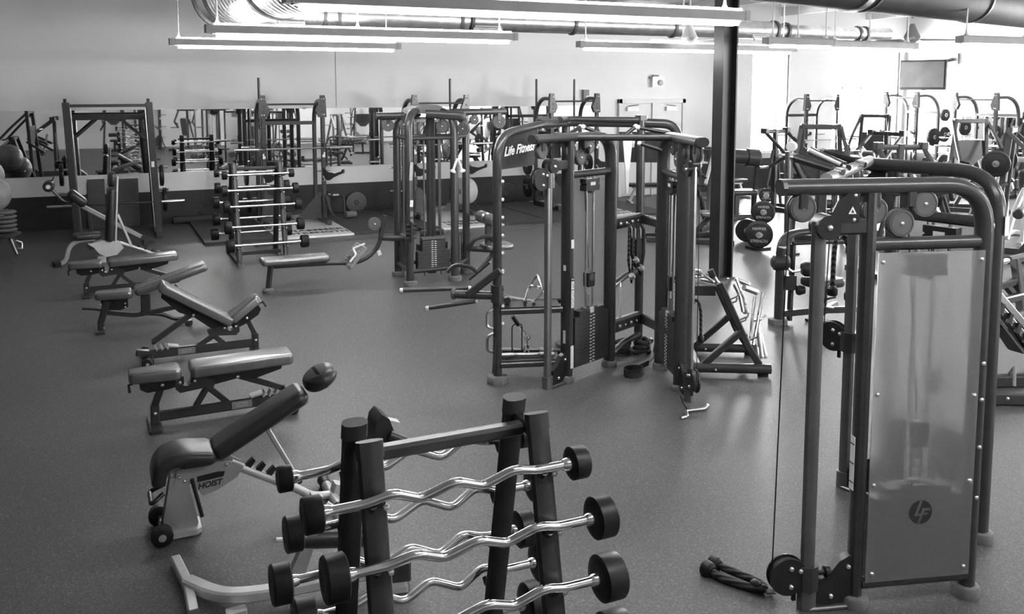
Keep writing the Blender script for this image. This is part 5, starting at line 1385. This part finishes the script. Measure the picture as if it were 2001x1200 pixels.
# heap under the lower hook rail: straps and grips that can be told apart
for k, (x, y, lb) in enumerate(((4.66, 7.5, 'black rope coil at the left end under the low hook rail of the middle machine'), (4.86, 7.42, 'black padded strap heaped at the middle under the low hook rail'), (5.04, 7.32, 'dark strap heaped at the right end under the low hook rail'))):
    t = thing('strap_heap', lb, 'strap', (x, y, 0), 30 * k)
    for q in range(3):
        a0 = 40 * q
        B().tube([(.11 * math.cos(R(a)) * (1 - .15 * q), .07 * math.sin(R(a)) * (1 - .1 * q), .03 + q * .045 + .015 * math.sin(R(a * 2 + a0))) for a in range(0, 360, 30)], .022, 7, closed=True).build('coil', 'strap_web' if k else 'rope', t)
    B().ring((.04, -.08, .12), (.05, -.06, .13), .035, .024, 14).build('snap_ring', 'steel', t)
# straps hanging on the upper hook rail
for k, (x, y, zt, zb, m, lb) in enumerate(((4.565, 7.235, 1.33, .80, 'rope', 'long black rope strap hanging at the left end of the upper hook rail'), (4.62, 7.26, 1.31, .95, 'strap_web', 'wide black padded strap hanging second on the upper hook rail'),
                                      (4.70, 7.29, 1.31, .86, 'strap_web', 'dark padded sling hanging near the rear post on the upper hook rail'), (4.98, 7.06, 1.3, .62, 'strap_web', 'long black padded strap hanging right of the rear post'))):
    t = thing('hanging_strap', lb, 'strap', (x, y - .06, zt), 20)
    w = .03 + .012 * (k % 2) + .02 * (k > 1)
    B().tube([(-w, 0, -.02), (-w * 1.2, 0, (zb - zt) * .6), (0, -.01, zb - zt), (w * 1.2, 0, (zb - zt) * .55), (w, 0, -.02), (0, .02, .03)], .013 if k in (0,) else .02, 7, closed=True).build('webbing', m, t)
    B().tube([(0, .03, .04), (0, -.01, -.01), (0, -.01, -.1)], .008, 6).build('carabiner', 'chrome', t)
    if k != 3: B().cyl((-.03, -.03, zb - zt + .08), (.0, -.03, zb - zt + .05), .028, 10).build('buckle', 'bumper_grey', t)
t = thing('towel', 'long white cloth hanging over the top beam beside the inner post of the middle machine', 'cloth', (4.42, 7.03, 1.8), -15)
B().prism([(-.05, .43), (.05, .43), (.02, .1), (.012, -.12), (-.012, -.12), (-.02, .1)], (0, 0, 0), (1, 0, 0), (0, 0, 1), .02).build('cloth', 'sticker', t)
B().sweep([(.0, -.01, .42), (.02, .03, .45), (.06, .06, .3)], rect(.05, .012, .002), (1, 0, 0)).build('fold', 'sticker', t)
t = thing('hanging_tag', 'pale twisted strap hanging low on the inner post of the middle machine', 'strap', (4.42, 7.13, .48), 10)
B().sweep([(0, 0, .3), (.01, -.01, .18), (0, 0, 0)], rect(.035, .008, .001), (1, 0, 0)).build('webbing', 'sticker', t)
B().tube([(.0, 0, .3), (.02, .02, .34), (.0, .04, .3)], .008, 6).build('snap', 'chrome', t)

# ------------------------------------------------------------------ seated leg machine behind the nearest cable machine
t = thing('leg_curl_machine', 'seated leg machine with roller pads and a Y-shaped base behind the nearest cable machine', 'leg machine', (7.0, 7.6, 0))
o0 = V((7.0, 7.6, 0))
def S(*p): return V(p) - o0
B().sweep([S(6.88, 7.72, .03), S(6.9, 7.74, .92), S(7.02, 7.72, 1.03), S(7.3, 7.68, 1.04)], stad(.11, .075, 4), (.3, -1, 0), bend=.12, bn=6).build('front_post', 'frame', t, angle=50)
B().box(S(6.87, 7.72, .03), (.2, .14, .06), (0, 0, R(-20)), ch=.03).build('post_foot', 'rubber_grey', t)
B().box(S(6.895, 7.70, .88), (.06, .09, .015)).build('sticker_plate', 'sticker', t)
B().sweep([S(6.9, 7.7, .12), S(7.32, 7.52, .16), S(7.75, 7.36, .16)], rect(.07, .07, .012), (0, 0, 1)).build('base_rail', 'frame', t)
B().sweep([S(7.32, 7.52, .13), S(7.75, 7.75, .13)], rect(.07, .07, .012), (0, 0, 1)).build('base_rail', 'frame', t)
B().box(S(7.34, 7.5, .21), (.16, .14, .012), (0, R(8), R(-20))).build('step_plate', 'steel', t)
B().sweep([S(7.33, 7.6, .03), S(7.33, 7.6, 1.75)], rect(.11, .09, .012), (1, -.4, 0)).build('rear_post', 'frame', t)
B().box(S(7.33, 7.58, .02), (.2, .2, .03)).build('post_foot', 'rubber', t)
B().sweep([S(7.02, 7.7, .03), S(7.04, 7.7, .9)], rect(.05, .05), (1, 0, 0)).build('inner_post', 'frame_dark', t)
B().lathe(S(6.8, 7.78, .70), S(6.98, 7.68, .70), [(0, .04), (.15, .085), (.85, .085), (1, .06)], 18).build('roller_pad', 'vinyl', t)
B().lathe(S(7.10, 7.62, .63), S(7.3, 7.52, .63), [(0, .06), (.15, .085), (.85, .085), (1, .06)], 18).build('roller_pad', 'vinyl', t)
B().tube([S(6.88, 7.72, .70), S(7.0, 7.66, .6), S(7.2, 7.57, .63)], .02, 8).build('roller_axle', 'chrome', t)
B().box(S(6.98, 7.66, .48), (.12, .09, .16), (0, 0, R(-20)), ch=.012).build('adjuster_block', 'frame', t)
B().pad(S(7.3, 7.5, .49), (.42, .34, .1), .035, None, rh=.08).build('seat', 'vinyl', t, angle=60)
B().sweep([S(7.3, 7.5, .44), S(7.36, 7.56, .18)], rect(.09, .09, .012), (1, 0, 0)).build('seat_post', 'frame', t)
B().lathe(S(7.02, 7.60, .4), S(7.1, 7.56, .4), [(0, .05), (.3, .06), (1, .04)], 14).build('hand_knob', 'rubber', t)
B().tube([S(7.0, 7.66, .92), S(7.35, 7.6, .92), S(7.8, 7.5, .9)], .022, 8).build('side_bar', 'frame_dark', t)
B().tube([S(7.4, 7.55, .2), S(7.3, 7.45, .3), S(7.42, 7.42, .32)], .014, 8, bend=.05).build('foot_loop', 'frame', t)

# ------------------------------------------------------------------ leg press at the right edge
t = thing('leg_press', 'inclined leg press sled with chrome rails at the right edge beside the nearest machine', 'leg press', (7.7, 5.4, 0))
o0 = V((7.7, 5.4, 0))
def S(*p): return V(p) - o0
for k, dy in enumerate((0, .26)):
    B().tube([S(7.12 + dy, 5.45 + dy * .55, .86), S(7.85 + dy, 5.3 + dy * .55, .05)], .024, 10).build('chrome_rail', 'chrome', t)
    B().sweep([S(7.16 + dy, 5.40 + dy * .55, .84), S(7.92 + dy, 5.24 + dy * .55, .06)], rect(.05, .08, .01), (0, 1, 0)).build('sled_rail', 'frame', t)
for k in range(7):
    q = k / 7
    B().box(S(7.2 + .7 * q, 5.33 - .1 * q, .78 - .7 * q), (.05, .03, .09), (0, R(20), 0)).build('stop_tooth', 'frame_dark', t)
B().box(S(7.62, 5.42, .36), (.36, .2, .1), (0, R(47), 0), ch=.015).build('carriage', 'frame_dark', t)
B().sweep([S(6.66, 4.98, .06), S(7.45, 4.55, .06)], rect(.1, .1, .012), (0, 0, 1)).build('base_rail', 'frame', t)
B().sweep([S(7.0, 5.3, .06), S(7.9, 4.9, .06)], rect(.1, .1, .012), (0, 0, 1)).build('base_rail', 'frame', t)
for z, x0, y0, x1, y1 in ((.92, 7.95, 5.92, 8.9, 6.1), (.5, 7.2, 5.4, 8.0, 5.55)):
    h = B().tube([S(x0, y0, z), S(x0 + (x1 - x0) * .4, y0 + (y1 - y0) * .4, z)], .03, 12).build('weight_horn', 'chrome', t)
    B().tube([S(x0 + (x1 - x0) * .35, y0 + (y1 - y0) * .35, z), S(x1, y1, z)], .042, 12).build('horn_sleeve', 'frame', t)
B().sweep([S(7.75, 5.75, .74), S(8.6, 5.85, .78)], rect(.07, .09, .012), (0, 0, 1)).build('cross_frame', 'frame', t)
B().sweep([S(7.55, 5.55, .66), S(8.3, 5.75, .62)], rect(.07, .07, .012), (0, 0, 1)).build('cross_frame', 'frame', t)
B().sweep([S(8.2, 5.85, .95), S(8.0, 5.55, .2), S(7.95, 5.4, .05)], rect(.08, .08, .012), (0, 1, 0)).build('side_frame', 'frame', t)
B().sweep([S(8.0, 5.8, .74), S(8.25, 5.6, .35)], rect(.06, .07, .012), (0, 1, 0)).build('side_frame', 'frame', t)
for k in range(3): bolt(t, S(6.8 + .2 * k, 4.85 - .11 * k, .07), (-.5, -.85, 0), .016)

# ------------------------------------------------------------------ plate-loaded machines on the right
def plates_on(mw, pts, r, label, n=1, m='rubber', text=False):
    """plates on a horn: pts = (local position, axis)"""
    for k in range(n):
        p = mw @ (V(pts[0]) + V(pts[1]).normalized() * (.055 * k)); a = mw.to_3x3() @ V(pts[1])
        t = weight_plate(tuple(p), a, r - .012 * k, label if n == 1 else label.replace('plate', ('inner plate', 'outer plate', 'third plate')[k], 1), m, .05)
        if text and k == n - 1:
            ax = a.normalized(); ux = V((0, 0, 1)).cross(ax).normalized(); uy = ax.cross(ux)
            for q, h in ((.62, 1), (-.62, 1), (0, .7)):
                lettering('HAMMER' if q > 0 else ('STRENGTH' if q < 0 else '45 LB'), r * .3, 'bumper_grey', t, face(ax * .0285 + uy * (q * r * .72), ux, uy), sx=.8)
def pulldown_machine(loc, rz, label):
    t = thing('pulldown_machine', label, 'plate machine', loc, rz)
    for sx in (-1, 1):
        B().sweep([(sx * .42, .2, .03), (sx * .32, .1, 1.5), (sx * .28, .06, 2.05)], rect(.075, .09, .012), (1, 0, 0)).build('upright', 'frame', t)
        B().sweep([(sx * .32, .1, 2.0), (sx * .40, -.35, 1.55), (sx * .42, -.62, 1.25)], rect(.06, .06, .01), (1, 0, 0), bend=.1).build('lever_arm', 'frame', t)
        B().tube([(sx * .42, -.62, 1.25), (sx * .3, -.72, 1.22)], .022, 8).build('lever_grip', 'rubber', t)
        B().sweep([(sx * .36, .05, 1.2), (sx * .5, .5, .9)], rect(.06, .06, .01), (1, 0, 0)).build('rear_strut', 'frame', t)
        B().tube([(sx * .34, .2, 1.5), (sx * .62, .22, 1.5)], .025, 10).build('weight_horn', 'chrome', t)
        B().sweep([(sx * .42, -.7, .045), (sx * .42, .7, .045)], rect(.08, .09, .01), (1, 0, 0)).build('base_rail', 'frame', t)
    B().prism([(-.32, 0), (.32, 0), (.3, -.3), (.1, -.5), (-.1, -.5), (-.3, -.3)], (0, .12, 1.62), (1, 0, 0), (0, 0, 1), .012).build('back_shield', 'frame', t)
    B().sweep([(-.3, .06, 2.0), (.3, .06, 2.0)], rect(.08, .08, .012), (0, 1, 0)).build('top_cross', 'frame', t)
    B().sweep([(-.42, .5, .045), (.42, .5, .045)], rect(.08, .08), (0, 1, 0)).build('base_cross', 'frame', t)
    B().pad((0, -.38, .5), (.36, .4, .09), .03, None, rh=.06).build('seat', 'vinyl', t, angle=60)
    B().sweep([(0, -.36, .46), (0, -.1, .05)], rect(.08, .08), (1, 0, 0)).build('seat_post', 'frame', t)
    B().lathe((-.22, -.1, .72), (.22, -.1, .72), [(0, .06), (.06, .08), (.94, .08), (1, .06)], 14).build('thigh_roller', 'vinyl', t)
    return t
def press_machine(loc, rz, label):
    t = thing('press_machine', label, 'plate machine', loc, rz)
    B().sweep([(0, .45, .03), (0, .45, 1.75)], rect(.1, .1, .012), (1, 0, 0)).build('mast', 'frame', t)
    B().sweep([(-.38, .45, 1.7), (.38, .45, 1.7)], stad(.09, .07, 4), (0, 0, 1)).build('pivot_beam', 'frame', t)
    for sx in (-1, 1):
        B().box((sx * .36, .45, 1.72), (.12, .16, .12), ch=.015).build('pivot_block', 'frame', t)
        B().sweep([(sx * .36, .42, 1.68), (sx * .38, -.18, 1.22)], rect(.06, .07, .01), (1, 0, 0)).build('press_arm', 'frame', t)
        B().sweep([(sx * .38, -.2, 1.22), (sx * .36, .3, .95)], rect(.06, .07, .01), (1, 0, 0)).build('press_arm', 'frame', t)
        B().tube([(sx * .36, .3, .95), (sx * .68, .3, .95)], .025, 10).build('weight_horn', 'chrome', t)
        B().tube([(sx * .38, -.2, 1.2), (sx * .2, -.28, 1.12)], .02, 8).build('press_grip', 'rubber', t)
        B().sweep([(sx * .45, -.75, .045), (sx * .2, .7, .045)], rect(.08, .09, .01), (1, 0, 0)).build('base_rail', 'frame', t)
        B().sweep([(sx * .3, .5, .08), (sx * .06, .45, 1.3)], rect(.06, .06, .01), (0, 1, 0)).build('side_strut', 'frame', t)
    B().sweep([(-.45, -.7, .045), (.45, -.7, .045)], rect(.08, .08), (0, 1, 0)).build('base_cross', 'frame', t)
    m_ = Matrix.Translation((0, -.05, .98)) @ Matrix.Rotation(R(-68), 4, 'X') @ Matrix.Rotation(R(90), 4, 'Z')
    B().pad((0, 0, 0), (.82, .28, .09), .035, m_, rh=.06).build('back_pad', 'vinyl_grey', t, angle=60)
    B().sweep([(0, .06, .5), (0, .24, 1.25)], rect(.08, .05), (1, 0, 0)).build('back_rail', 'silver_paint', t)
    B().pad((0, -.4, .48), (.34, .36, .09), .03, None, rh=.06).build('seat', 'vinyl_grey', t, angle=60)
    B().sweep([(0, -.4, .44), (0, -.05, .06)], rect(.08, .08), (1, 0, 0)).build('seat_post', 'frame', t)
    return t
def row_machine(loc, rz, label, m='frame'):
    t = thing('row_machine', label, 'plate machine', loc, rz)
    for sx in (-1, 1):
        B().sweep([(sx * .36, .5, .03), (sx * .2, .1, 1.45)], rect(.07, .08, .012), (1, 0, 0)).build('a_frame_leg', m, t)
        B().sweep([(sx * .36, -.4, .03), (sx * .2, .05, 1.45)], rect(.07, .08, .012), (1, 0, 0)).build('a_frame_leg', m, t)
        B().sweep([(sx * .26, .05, 1.42), (sx * .34, -.5, .86)], rect(.055, .06, .01), (1, 0, 0)).build('row_arm', 'silver_light', t)
        B().tube([(sx * .34, -.52, .84), (sx * .18, -.56, .84)], .02, 8).build('row_grip', 'rubber', t)
        B().tube([(sx * .3, .0, 1.0), (sx * .62, .0, 1.0)], .025, 10).build('weight_horn', 'chrome', t)
        B().sweep([(sx * .36, -.75, .045), (sx * .36, .6, .045)], rect(.07, .08, .01), (1, 0, 0)).build('base_rail', m, t)
    B().sweep([(-.3, .08, 1.43), (.3, .08, 1.43)], rect(.09, .09, .012), (0, 1, 0)).build('top_cross', m, t)
    B().sweep([(-.4, -.72, .045), (.4, -.72, .045)], rect(.07, .07), (0, 1, 0)).build('base_cross', m, t)
    m_ = Matrix.Translation((0, -.3, .98)) @ Matrix.Rotation(R(80), 4, 'X') @ Matrix.Rotation(R(90), 4, 'Z')
    B().pad((0, 0, 0), (.5, .26, .09), .035, m_, rh=.06).build('chest_pad', 'vinyl', t, angle=60)
    B().sweep([(0, -.24, .9), (0, .1, .5), (0, .3, .06)], rect(.07, .07), (1, 0, 0)).build('pad_post', m, t)
    B().pad((0, -.62, .46), (.32, .34, .09), .03, None, rh=.06).build('seat', 'vinyl', t, angle=60)
    B().sweep([(0, -.6, .42), (0, -.5, .06)], rect(.07, .07), (1, 0, 0)).build('seat_post', m, t)
    return t
def mw(o): return Matrix.Translation(o.location) @ Matrix.Rotation(o.rotation_euler.z, 4, 'Z')

m1 = pulldown_machine((11.0, 11.45, 0), -40, 'plate-loaded pulldown machine with splayed uprights left of the far racks, before the windows')
m2 = press_machine((11.55, 10.05, 0), -25, 'plate-loaded press machine with a crossbeam mast under the ceiling fan')
m3 = row_machine((13.0, 10.9, 0), 35, 'plate-loaded row machine with pale arms beyond the press machine under the fan')
m4 = pulldown_machine((12.9, 9.3, 0), 30, 'plate-loaded pulldown machine standing before the right half racks')
m5 = press_machine((9.25, 12.75, 0), 60, 'plate-loaded press machine right beside the steel column')
m6 = row_machine((10.5, 14.1, 0), -60, 'low plate-loaded row machine nearest the left window of the back wall')
m7 = row_machine((10.1, 9.0, 0), -10, 'plate-loaded row machine rising right behind the top of the nearest machine')
m8 = row_machine((14.4, 10.3, 0), 100, 'silver framed row machine far right between the nearest machine and the right edge', 'silver_light')
m9 = press_machine((14.5, 13.6, 0), -80, 'plate-loaded press machine between the window wall and the right half racks')
plates_on(mw(m1), ((.45, .21, 1.5), (1, 0, 0)), .2, 'black plate on the right horn of the pulldown machine before the windows')
plates_on(mw(m2), ((.47, .3, .95), (1, 0, 0)), .225, 'black plate on the right horn of the press machine under the fan', 2)
plates_on(mw(m2), ((-.47, .3, .95), (-1, 0, 0)), .225, 'black plate on the left horn of the press machine under the fan')
plates_on(mw(m4), ((-.45, .21, 1.5), (-1, 0, 0)), .2, 'black plate on the left horn of the pulldown machine before the right racks')
plates_on(mw(m4), ((.45, .21, 1.5), (1, 0, 0)), .2, 'black plate on the right horn of the pulldown machine before the right racks')
plates_on(mw(m9), ((-.47, .3, .95), (-1, 0, 0)), .225, 'black plate on the horn of the press machine between windows and racks')
plates_on(mw(m7), ((-.42, 0, 1.0), (-1, 0, 0)), .17, 'black plate on the left horn of the row machine behind the nearest machine')
# lettered plates near the column, on their own low post
t = thing('plate_tree', 'short black plate post with a slanted stem between column and nearest machine', 'plate tree', (9.86, 11.6, 0), 0)
B().box((0, 0, .02), (.34, .3, .04), ch=.03).build('base', 'frame_dark', t)
B().sweep([(0, 0, .03), (.1, .05, .5), (.34, .2, 1.0)], rect(.07, .07, .012), (0, 1, 0)).build('stem', 'frame_dark', t)
hn = (-.62, -.78, .08)
for z, off in ((.25, (0, 0)), (.6, (.14, .07)), (.85, (.3, .2))):
    p = V((off[0], off[1], z)); B().tube([p, p + V(hn).normalized() * .34], .025, 10).build('peg', 'chrome', t)
mt = Matrix.Translation((9.86, 11.6, 0))
plates_on(mt, ((-.10, -.125, .262), hn), .225, 'big black lettered plate low on the plate post right of the column', 3, text=True)
plates_on(mt, ((.06, -.03, .61), hn), .19, 'black lettered plate halfway up the plate post right of the column', 2, text=True)
plates_on(mt, ((.24, .12, .86), hn), .12, 'small lettered plate at the top of the plate post right of the column', 1, text=True)
weight_plate((9.35, 11.75, .21), (.8, -.6, .0), .21, 'black plate on the machine half hidden left of the steel column', 'rubber', .1)
weight_plate((10.12, 12.2, .2), (-.7, -.7, 0), .2, 'black plate just right of the steel column at knee height', 'rubber', .1)
B().tube([(-.42, .5, .32), (-.2, .1, .35), (.1, .1, .5)], .03, 8, bend=.1).build('curved_bar', 'frame', m5)
# round post beside the lettered plates
t = thing('machine_post', 'slim dark upright with a pale pivot head beside the lettered plates', 'machine', (9.95, 11.0, 0))
B().sweep([(0, 0, .0), (-.02, .02, 1.65)], stad(.13, .1, 4), (1, 0, 0)).build('post', 'frame', t)
B().lathe((-.06, -.06, 1.73), (.06, .03, 1.73), [(0, .07), (.1, .08), (.9, .08), (1, .07)], 18).build('pivot_head', 'bumper_grey', t)
B().sweep([(0, 0, 1.6), (.34, -.02, 1.05), (.38, 0, .9)], rect(.09, .07, .012), (0, 1, 0)).build('slanted_arm', 'frame', t)
B().box((0, 0, .015), (.26, .26, .03)).build('foot', 'frame_dark', t)
# padded cylinder machine near the windows
t = thing('abdominal_machine', 'dark machine with a fat horizontal pad in front of the left window', 'machine', (12.0, 14.8, 0), -15)
B().lathe((-.55, 0, 1.28), (.45, 0, 1.2), [(0, .1), (.05, .15), (.7, .16), (.72, .19), (.97, .19), (1, .15)], 20).build('round_pad', 'frame', t)
for x in (-.45, .4):
    B().sweep([(x, .1, .02), (x, 0, 1.2)], rect(.09, .09, .012), (1, 0, 0)).build('upright', 'frame_dark', t)
B().box((-.66, -.04, 1.3), (.12, .3, .3), ch=.02).build('head_box', 'frame_dark', t)
B().tube([(-.72, -.1, 1.42), (-.72, -.1, 1.2), (-.6, -.1, 1.2), (-.6, -.1, 1.42)], .02, 8).build('side_loop', 'frame', t)
B().pad((-.2, -.4, .55), (.8, .4, .1), .035, None, rh=.06).build('seat', 'vinyl', t, angle=60)
B().sweep([(-.5, -.4, .05), (.5, -.4, .05)], rect(.08, .08), (0, 0, 1)).build('base_bar', 'frame', t)
B().sweep([(-.2, -.4, .05), (-.2, -.4, .5)], rect(.09, .09), (1, 0, 0)).build('seat_post', 'frame', t)
B().sweep([(0, -.4, .05), (0, .15, .05)], rect(.08, .08), (0, 0, 1)).build('base_bar', 'frame', t)
# flat benches right of the column
def flat_bench(loc, rz, label, m='silver_light'):
    t = thing('flat_bench', label, 'bench', loc, rz)
    B().pad((0, 0, .43), (1.2, .28, .08), .03, None, rh=.05).build('bench_pad', 'vinyl', t, angle=60)
    B().sweep([(-.5, 0, .37), (.5, 0, .37)], rect(.06, .05), (0, 1, 0)).build('spine', m, t)
    for s_ in (-1, 1):
        B().sweep([(s_ * .42, 0, .36), (s_ * .56, 0, .05)], rect(.06, .06), (0, 1, 0)).build('leg', m, t)
        B().sweep([(s_ * .56, -.25, .035), (s_ * .56, .25, .035)], rect(.06, .06), (0, 0, 1)).build('cross_foot', m, t)
flat_bench((13.6, 17.2, 0), 5, 'flat bench with pale legs right of the steel column near the window wall')
flat_bench((11.6, 17.3, 0), -20, 'flat bench with pale legs behind the steel column')

# half racks along the right wall
r4 = half_rack((19.25, 17.2, 0), -90, 'half rack beside the right window, left of the wall screen', 2.56, .5, .8)
r5 = half_rack((19.25, 15.0, 0), -90, 'half rack farthest right, against the side wall mirror', 2.54, .56, .8)
r6 = half_rack((16.6, 17.3, 0), 0, 'half rack standing right before the second window', 2.5, .5, .7)
olympic_bar((19.1, 15.0, 1.42), 90, 'barbell resting across the farthest right half rack')
olympic_bar((16.6, 17.2, 1.35), 0, 'barbell resting across the rack before the second window')
for k, (y, z, r) in enumerate(((13.98, 1.42, .225), (16.02, 1.42, .225), (14.2, 2.0, .12), (14.2, 1.65, .2), (14.2, .7, .225), (15.85, 1.65, .2), (16.45, 1.95, .16), (16.45, 1.45, .2), (16.45, .7, .225))):
    x = 19.1 if k < 2 else 20.0
    weight_plate((x, y, z), (0, 1, 0), r, ('black plate on the near end of the barbell in the farthest right rack', 'black plate on the far end of the barbell in the farthest right rack', 'smallest black plate high at the near back corner of the farthest right rack',
        'black plate at head height on the near back corner of the farthest right rack', 'black plate low on the near back corner of the farthest right rack', 'black plate on the far back corner of the farthest right rack',
        'smaller black plate high behind the rack beside the right window', 'black plate at chest height behind the rack beside the right window', 'black plate low behind the rack beside the right window')[k], 'rubber', .07)
plate_tags = None
t = thing('olympic_bar', 'barbell stored upright at the right window rack', 'barbell', (20.2, 17.8, 0))
B().tube([(0, 0, .4), (0, 0, 1.85)], .0145, 8).build('shaft', 'frame', t)
for a, b_ in ((0.0, .42), (2.2, 1.8)): B().cyl((0, 0, a), (0, 0, b_), .026, 12).build('sleeve', 'frame', t)
# wall light on the side wall
t = thing('wall_speaker', 'small dark wall speaker above the mirror at the right edge', 'speaker', (20.95, 14.75, 1.75))
B().box((-.05, 0, 0), (.1, .14, .2), ch=.02).build('speaker_body', 'print_grey', t)
B().lathe((-.1, 0, -.02), (-.115, 0, -.02), [(0, .05), (1, .045)], 14).build('cone', 'frame_dark', t)

# ------------------------------------------------------------------ the gym goes on behind the camera: what the wall mirrors show
def again(o, x, y, rz, label):
    c = copy_tree(o); c.location = (x, y, 0); c.rotation_euler = (0, 0, R(rz)); c['label'] = label
bpy.context.view_layer.update()
again(m4, 15.6, 12.2, -30, 'pulldown machine in the thick of the right machines, before the rack by the second window')
again(m6, 17.2, 13.4, 40, 'row machine just before the farthest right half rack')
again(m2, 13.6, 15.0, 10, 'press machine standing close in front of the left window')
again(m1, 16.4, 15.4, -60, 'pulldown machine between the second window and the side wall racks')
again(m3, 12.75, 12.6, -20, 'row machine between the two pulldown machines on the right')
again(m1, -1.75, 9.5, -80, 'pulldown machine left of the picture, seen at the left end of the wall mirror')
again(m3, -1.95, 12.4, -80, 'row machine left of the picture, second from the left in the wall mirror')
again(m2, -1.65, 6.6, -85, 'press machine left of the picture, deeper in the left end of the mirror')
again(m4, .6, -3.2, 180, 'pulldown machine behind the camera, in the wall mirror above the upright bench')
again(m2, 3.4, -3.6, 200, 'press machine behind the camera, in the wall mirror above the straight bar rack')
again(m6, 5.6, -2.8, 160, 'row machine behind the camera, in the wall mirror inside the leftmost half rack')
again(m1, 7.6, -3.4, 180, 'pulldown machine behind the camera, in the wall mirror right of the leftmost half rack')
again(m3, 9.8, -2.6, 170, 'row machine behind the camera, in the wall mirror beside the four-sided tower')
again(r4, 11.6, -4.4, 180, 'half rack at the front wall behind the camera, seen in the wall mirror')
again(r4, 2.0, -5.0, 180, 'half rack at the front wall behind the camera, left one in the wall mirror')
again(m2, 12.0, 2.2, 100, 'press machine right of the picture, seen in the wall mirror behind the middle machine')
again(m4, 9.6, 2.4, 200, 'pulldown machine right of the picture, in the wall mirror left of the middle machine post')
# ------------------------------------------------------------------ repeats share a group phrase
GROUPS = {'curl_bar': 'curl bars on the A-frame rack', 'straight_barbell': 'straight barbells on the far rack', 'weight_plate': 'weight plates around the gym',
          'ceiling_lamp': 'fluorescent ceiling lamps', 'half_rack': 'half racks', 'lifting_platform': 'lifting platforms under the half racks', 'olympic_bar': 'long olympic bars',
          'adjustable_bench': 'adjustable benches in the left row', 'exercise_ball': 'exercise balls on the stand', 'pull_bar': 'loose chrome pull bars', 'row_triangle': 'chrome row handles',
          'hanging_strap': 'straps on the upper hook rail', 'strap_heap': 'straps under the lower hook rail', 'press_machine': 'plate-loaded press machines', 'row_machine': 'plate-loaded row machines',
          'pulldown_machine': 'plate-loaded pulldown machines', 'cable_machine': 'two-tower cable machines', 'triceps_rope': 'black cable ropes', 'flat_bench': 'flat benches near the windows',
          'ceiling_fan': 'ceiling fans', 'barbell_rack': 'A-frame barbell racks', 'leaning_board': 'boards leaning at the wall', 'wall_mirror': 'wall mirrors', 'stirrup_grip': 'single grip handles'}
for o in list(bpy.data.objects):
    if o.parent is None and o.get('category'):
        g = GROUPS.get(o.name.split('.')[0])
        if g and not o.get('group'): o['group'] = g
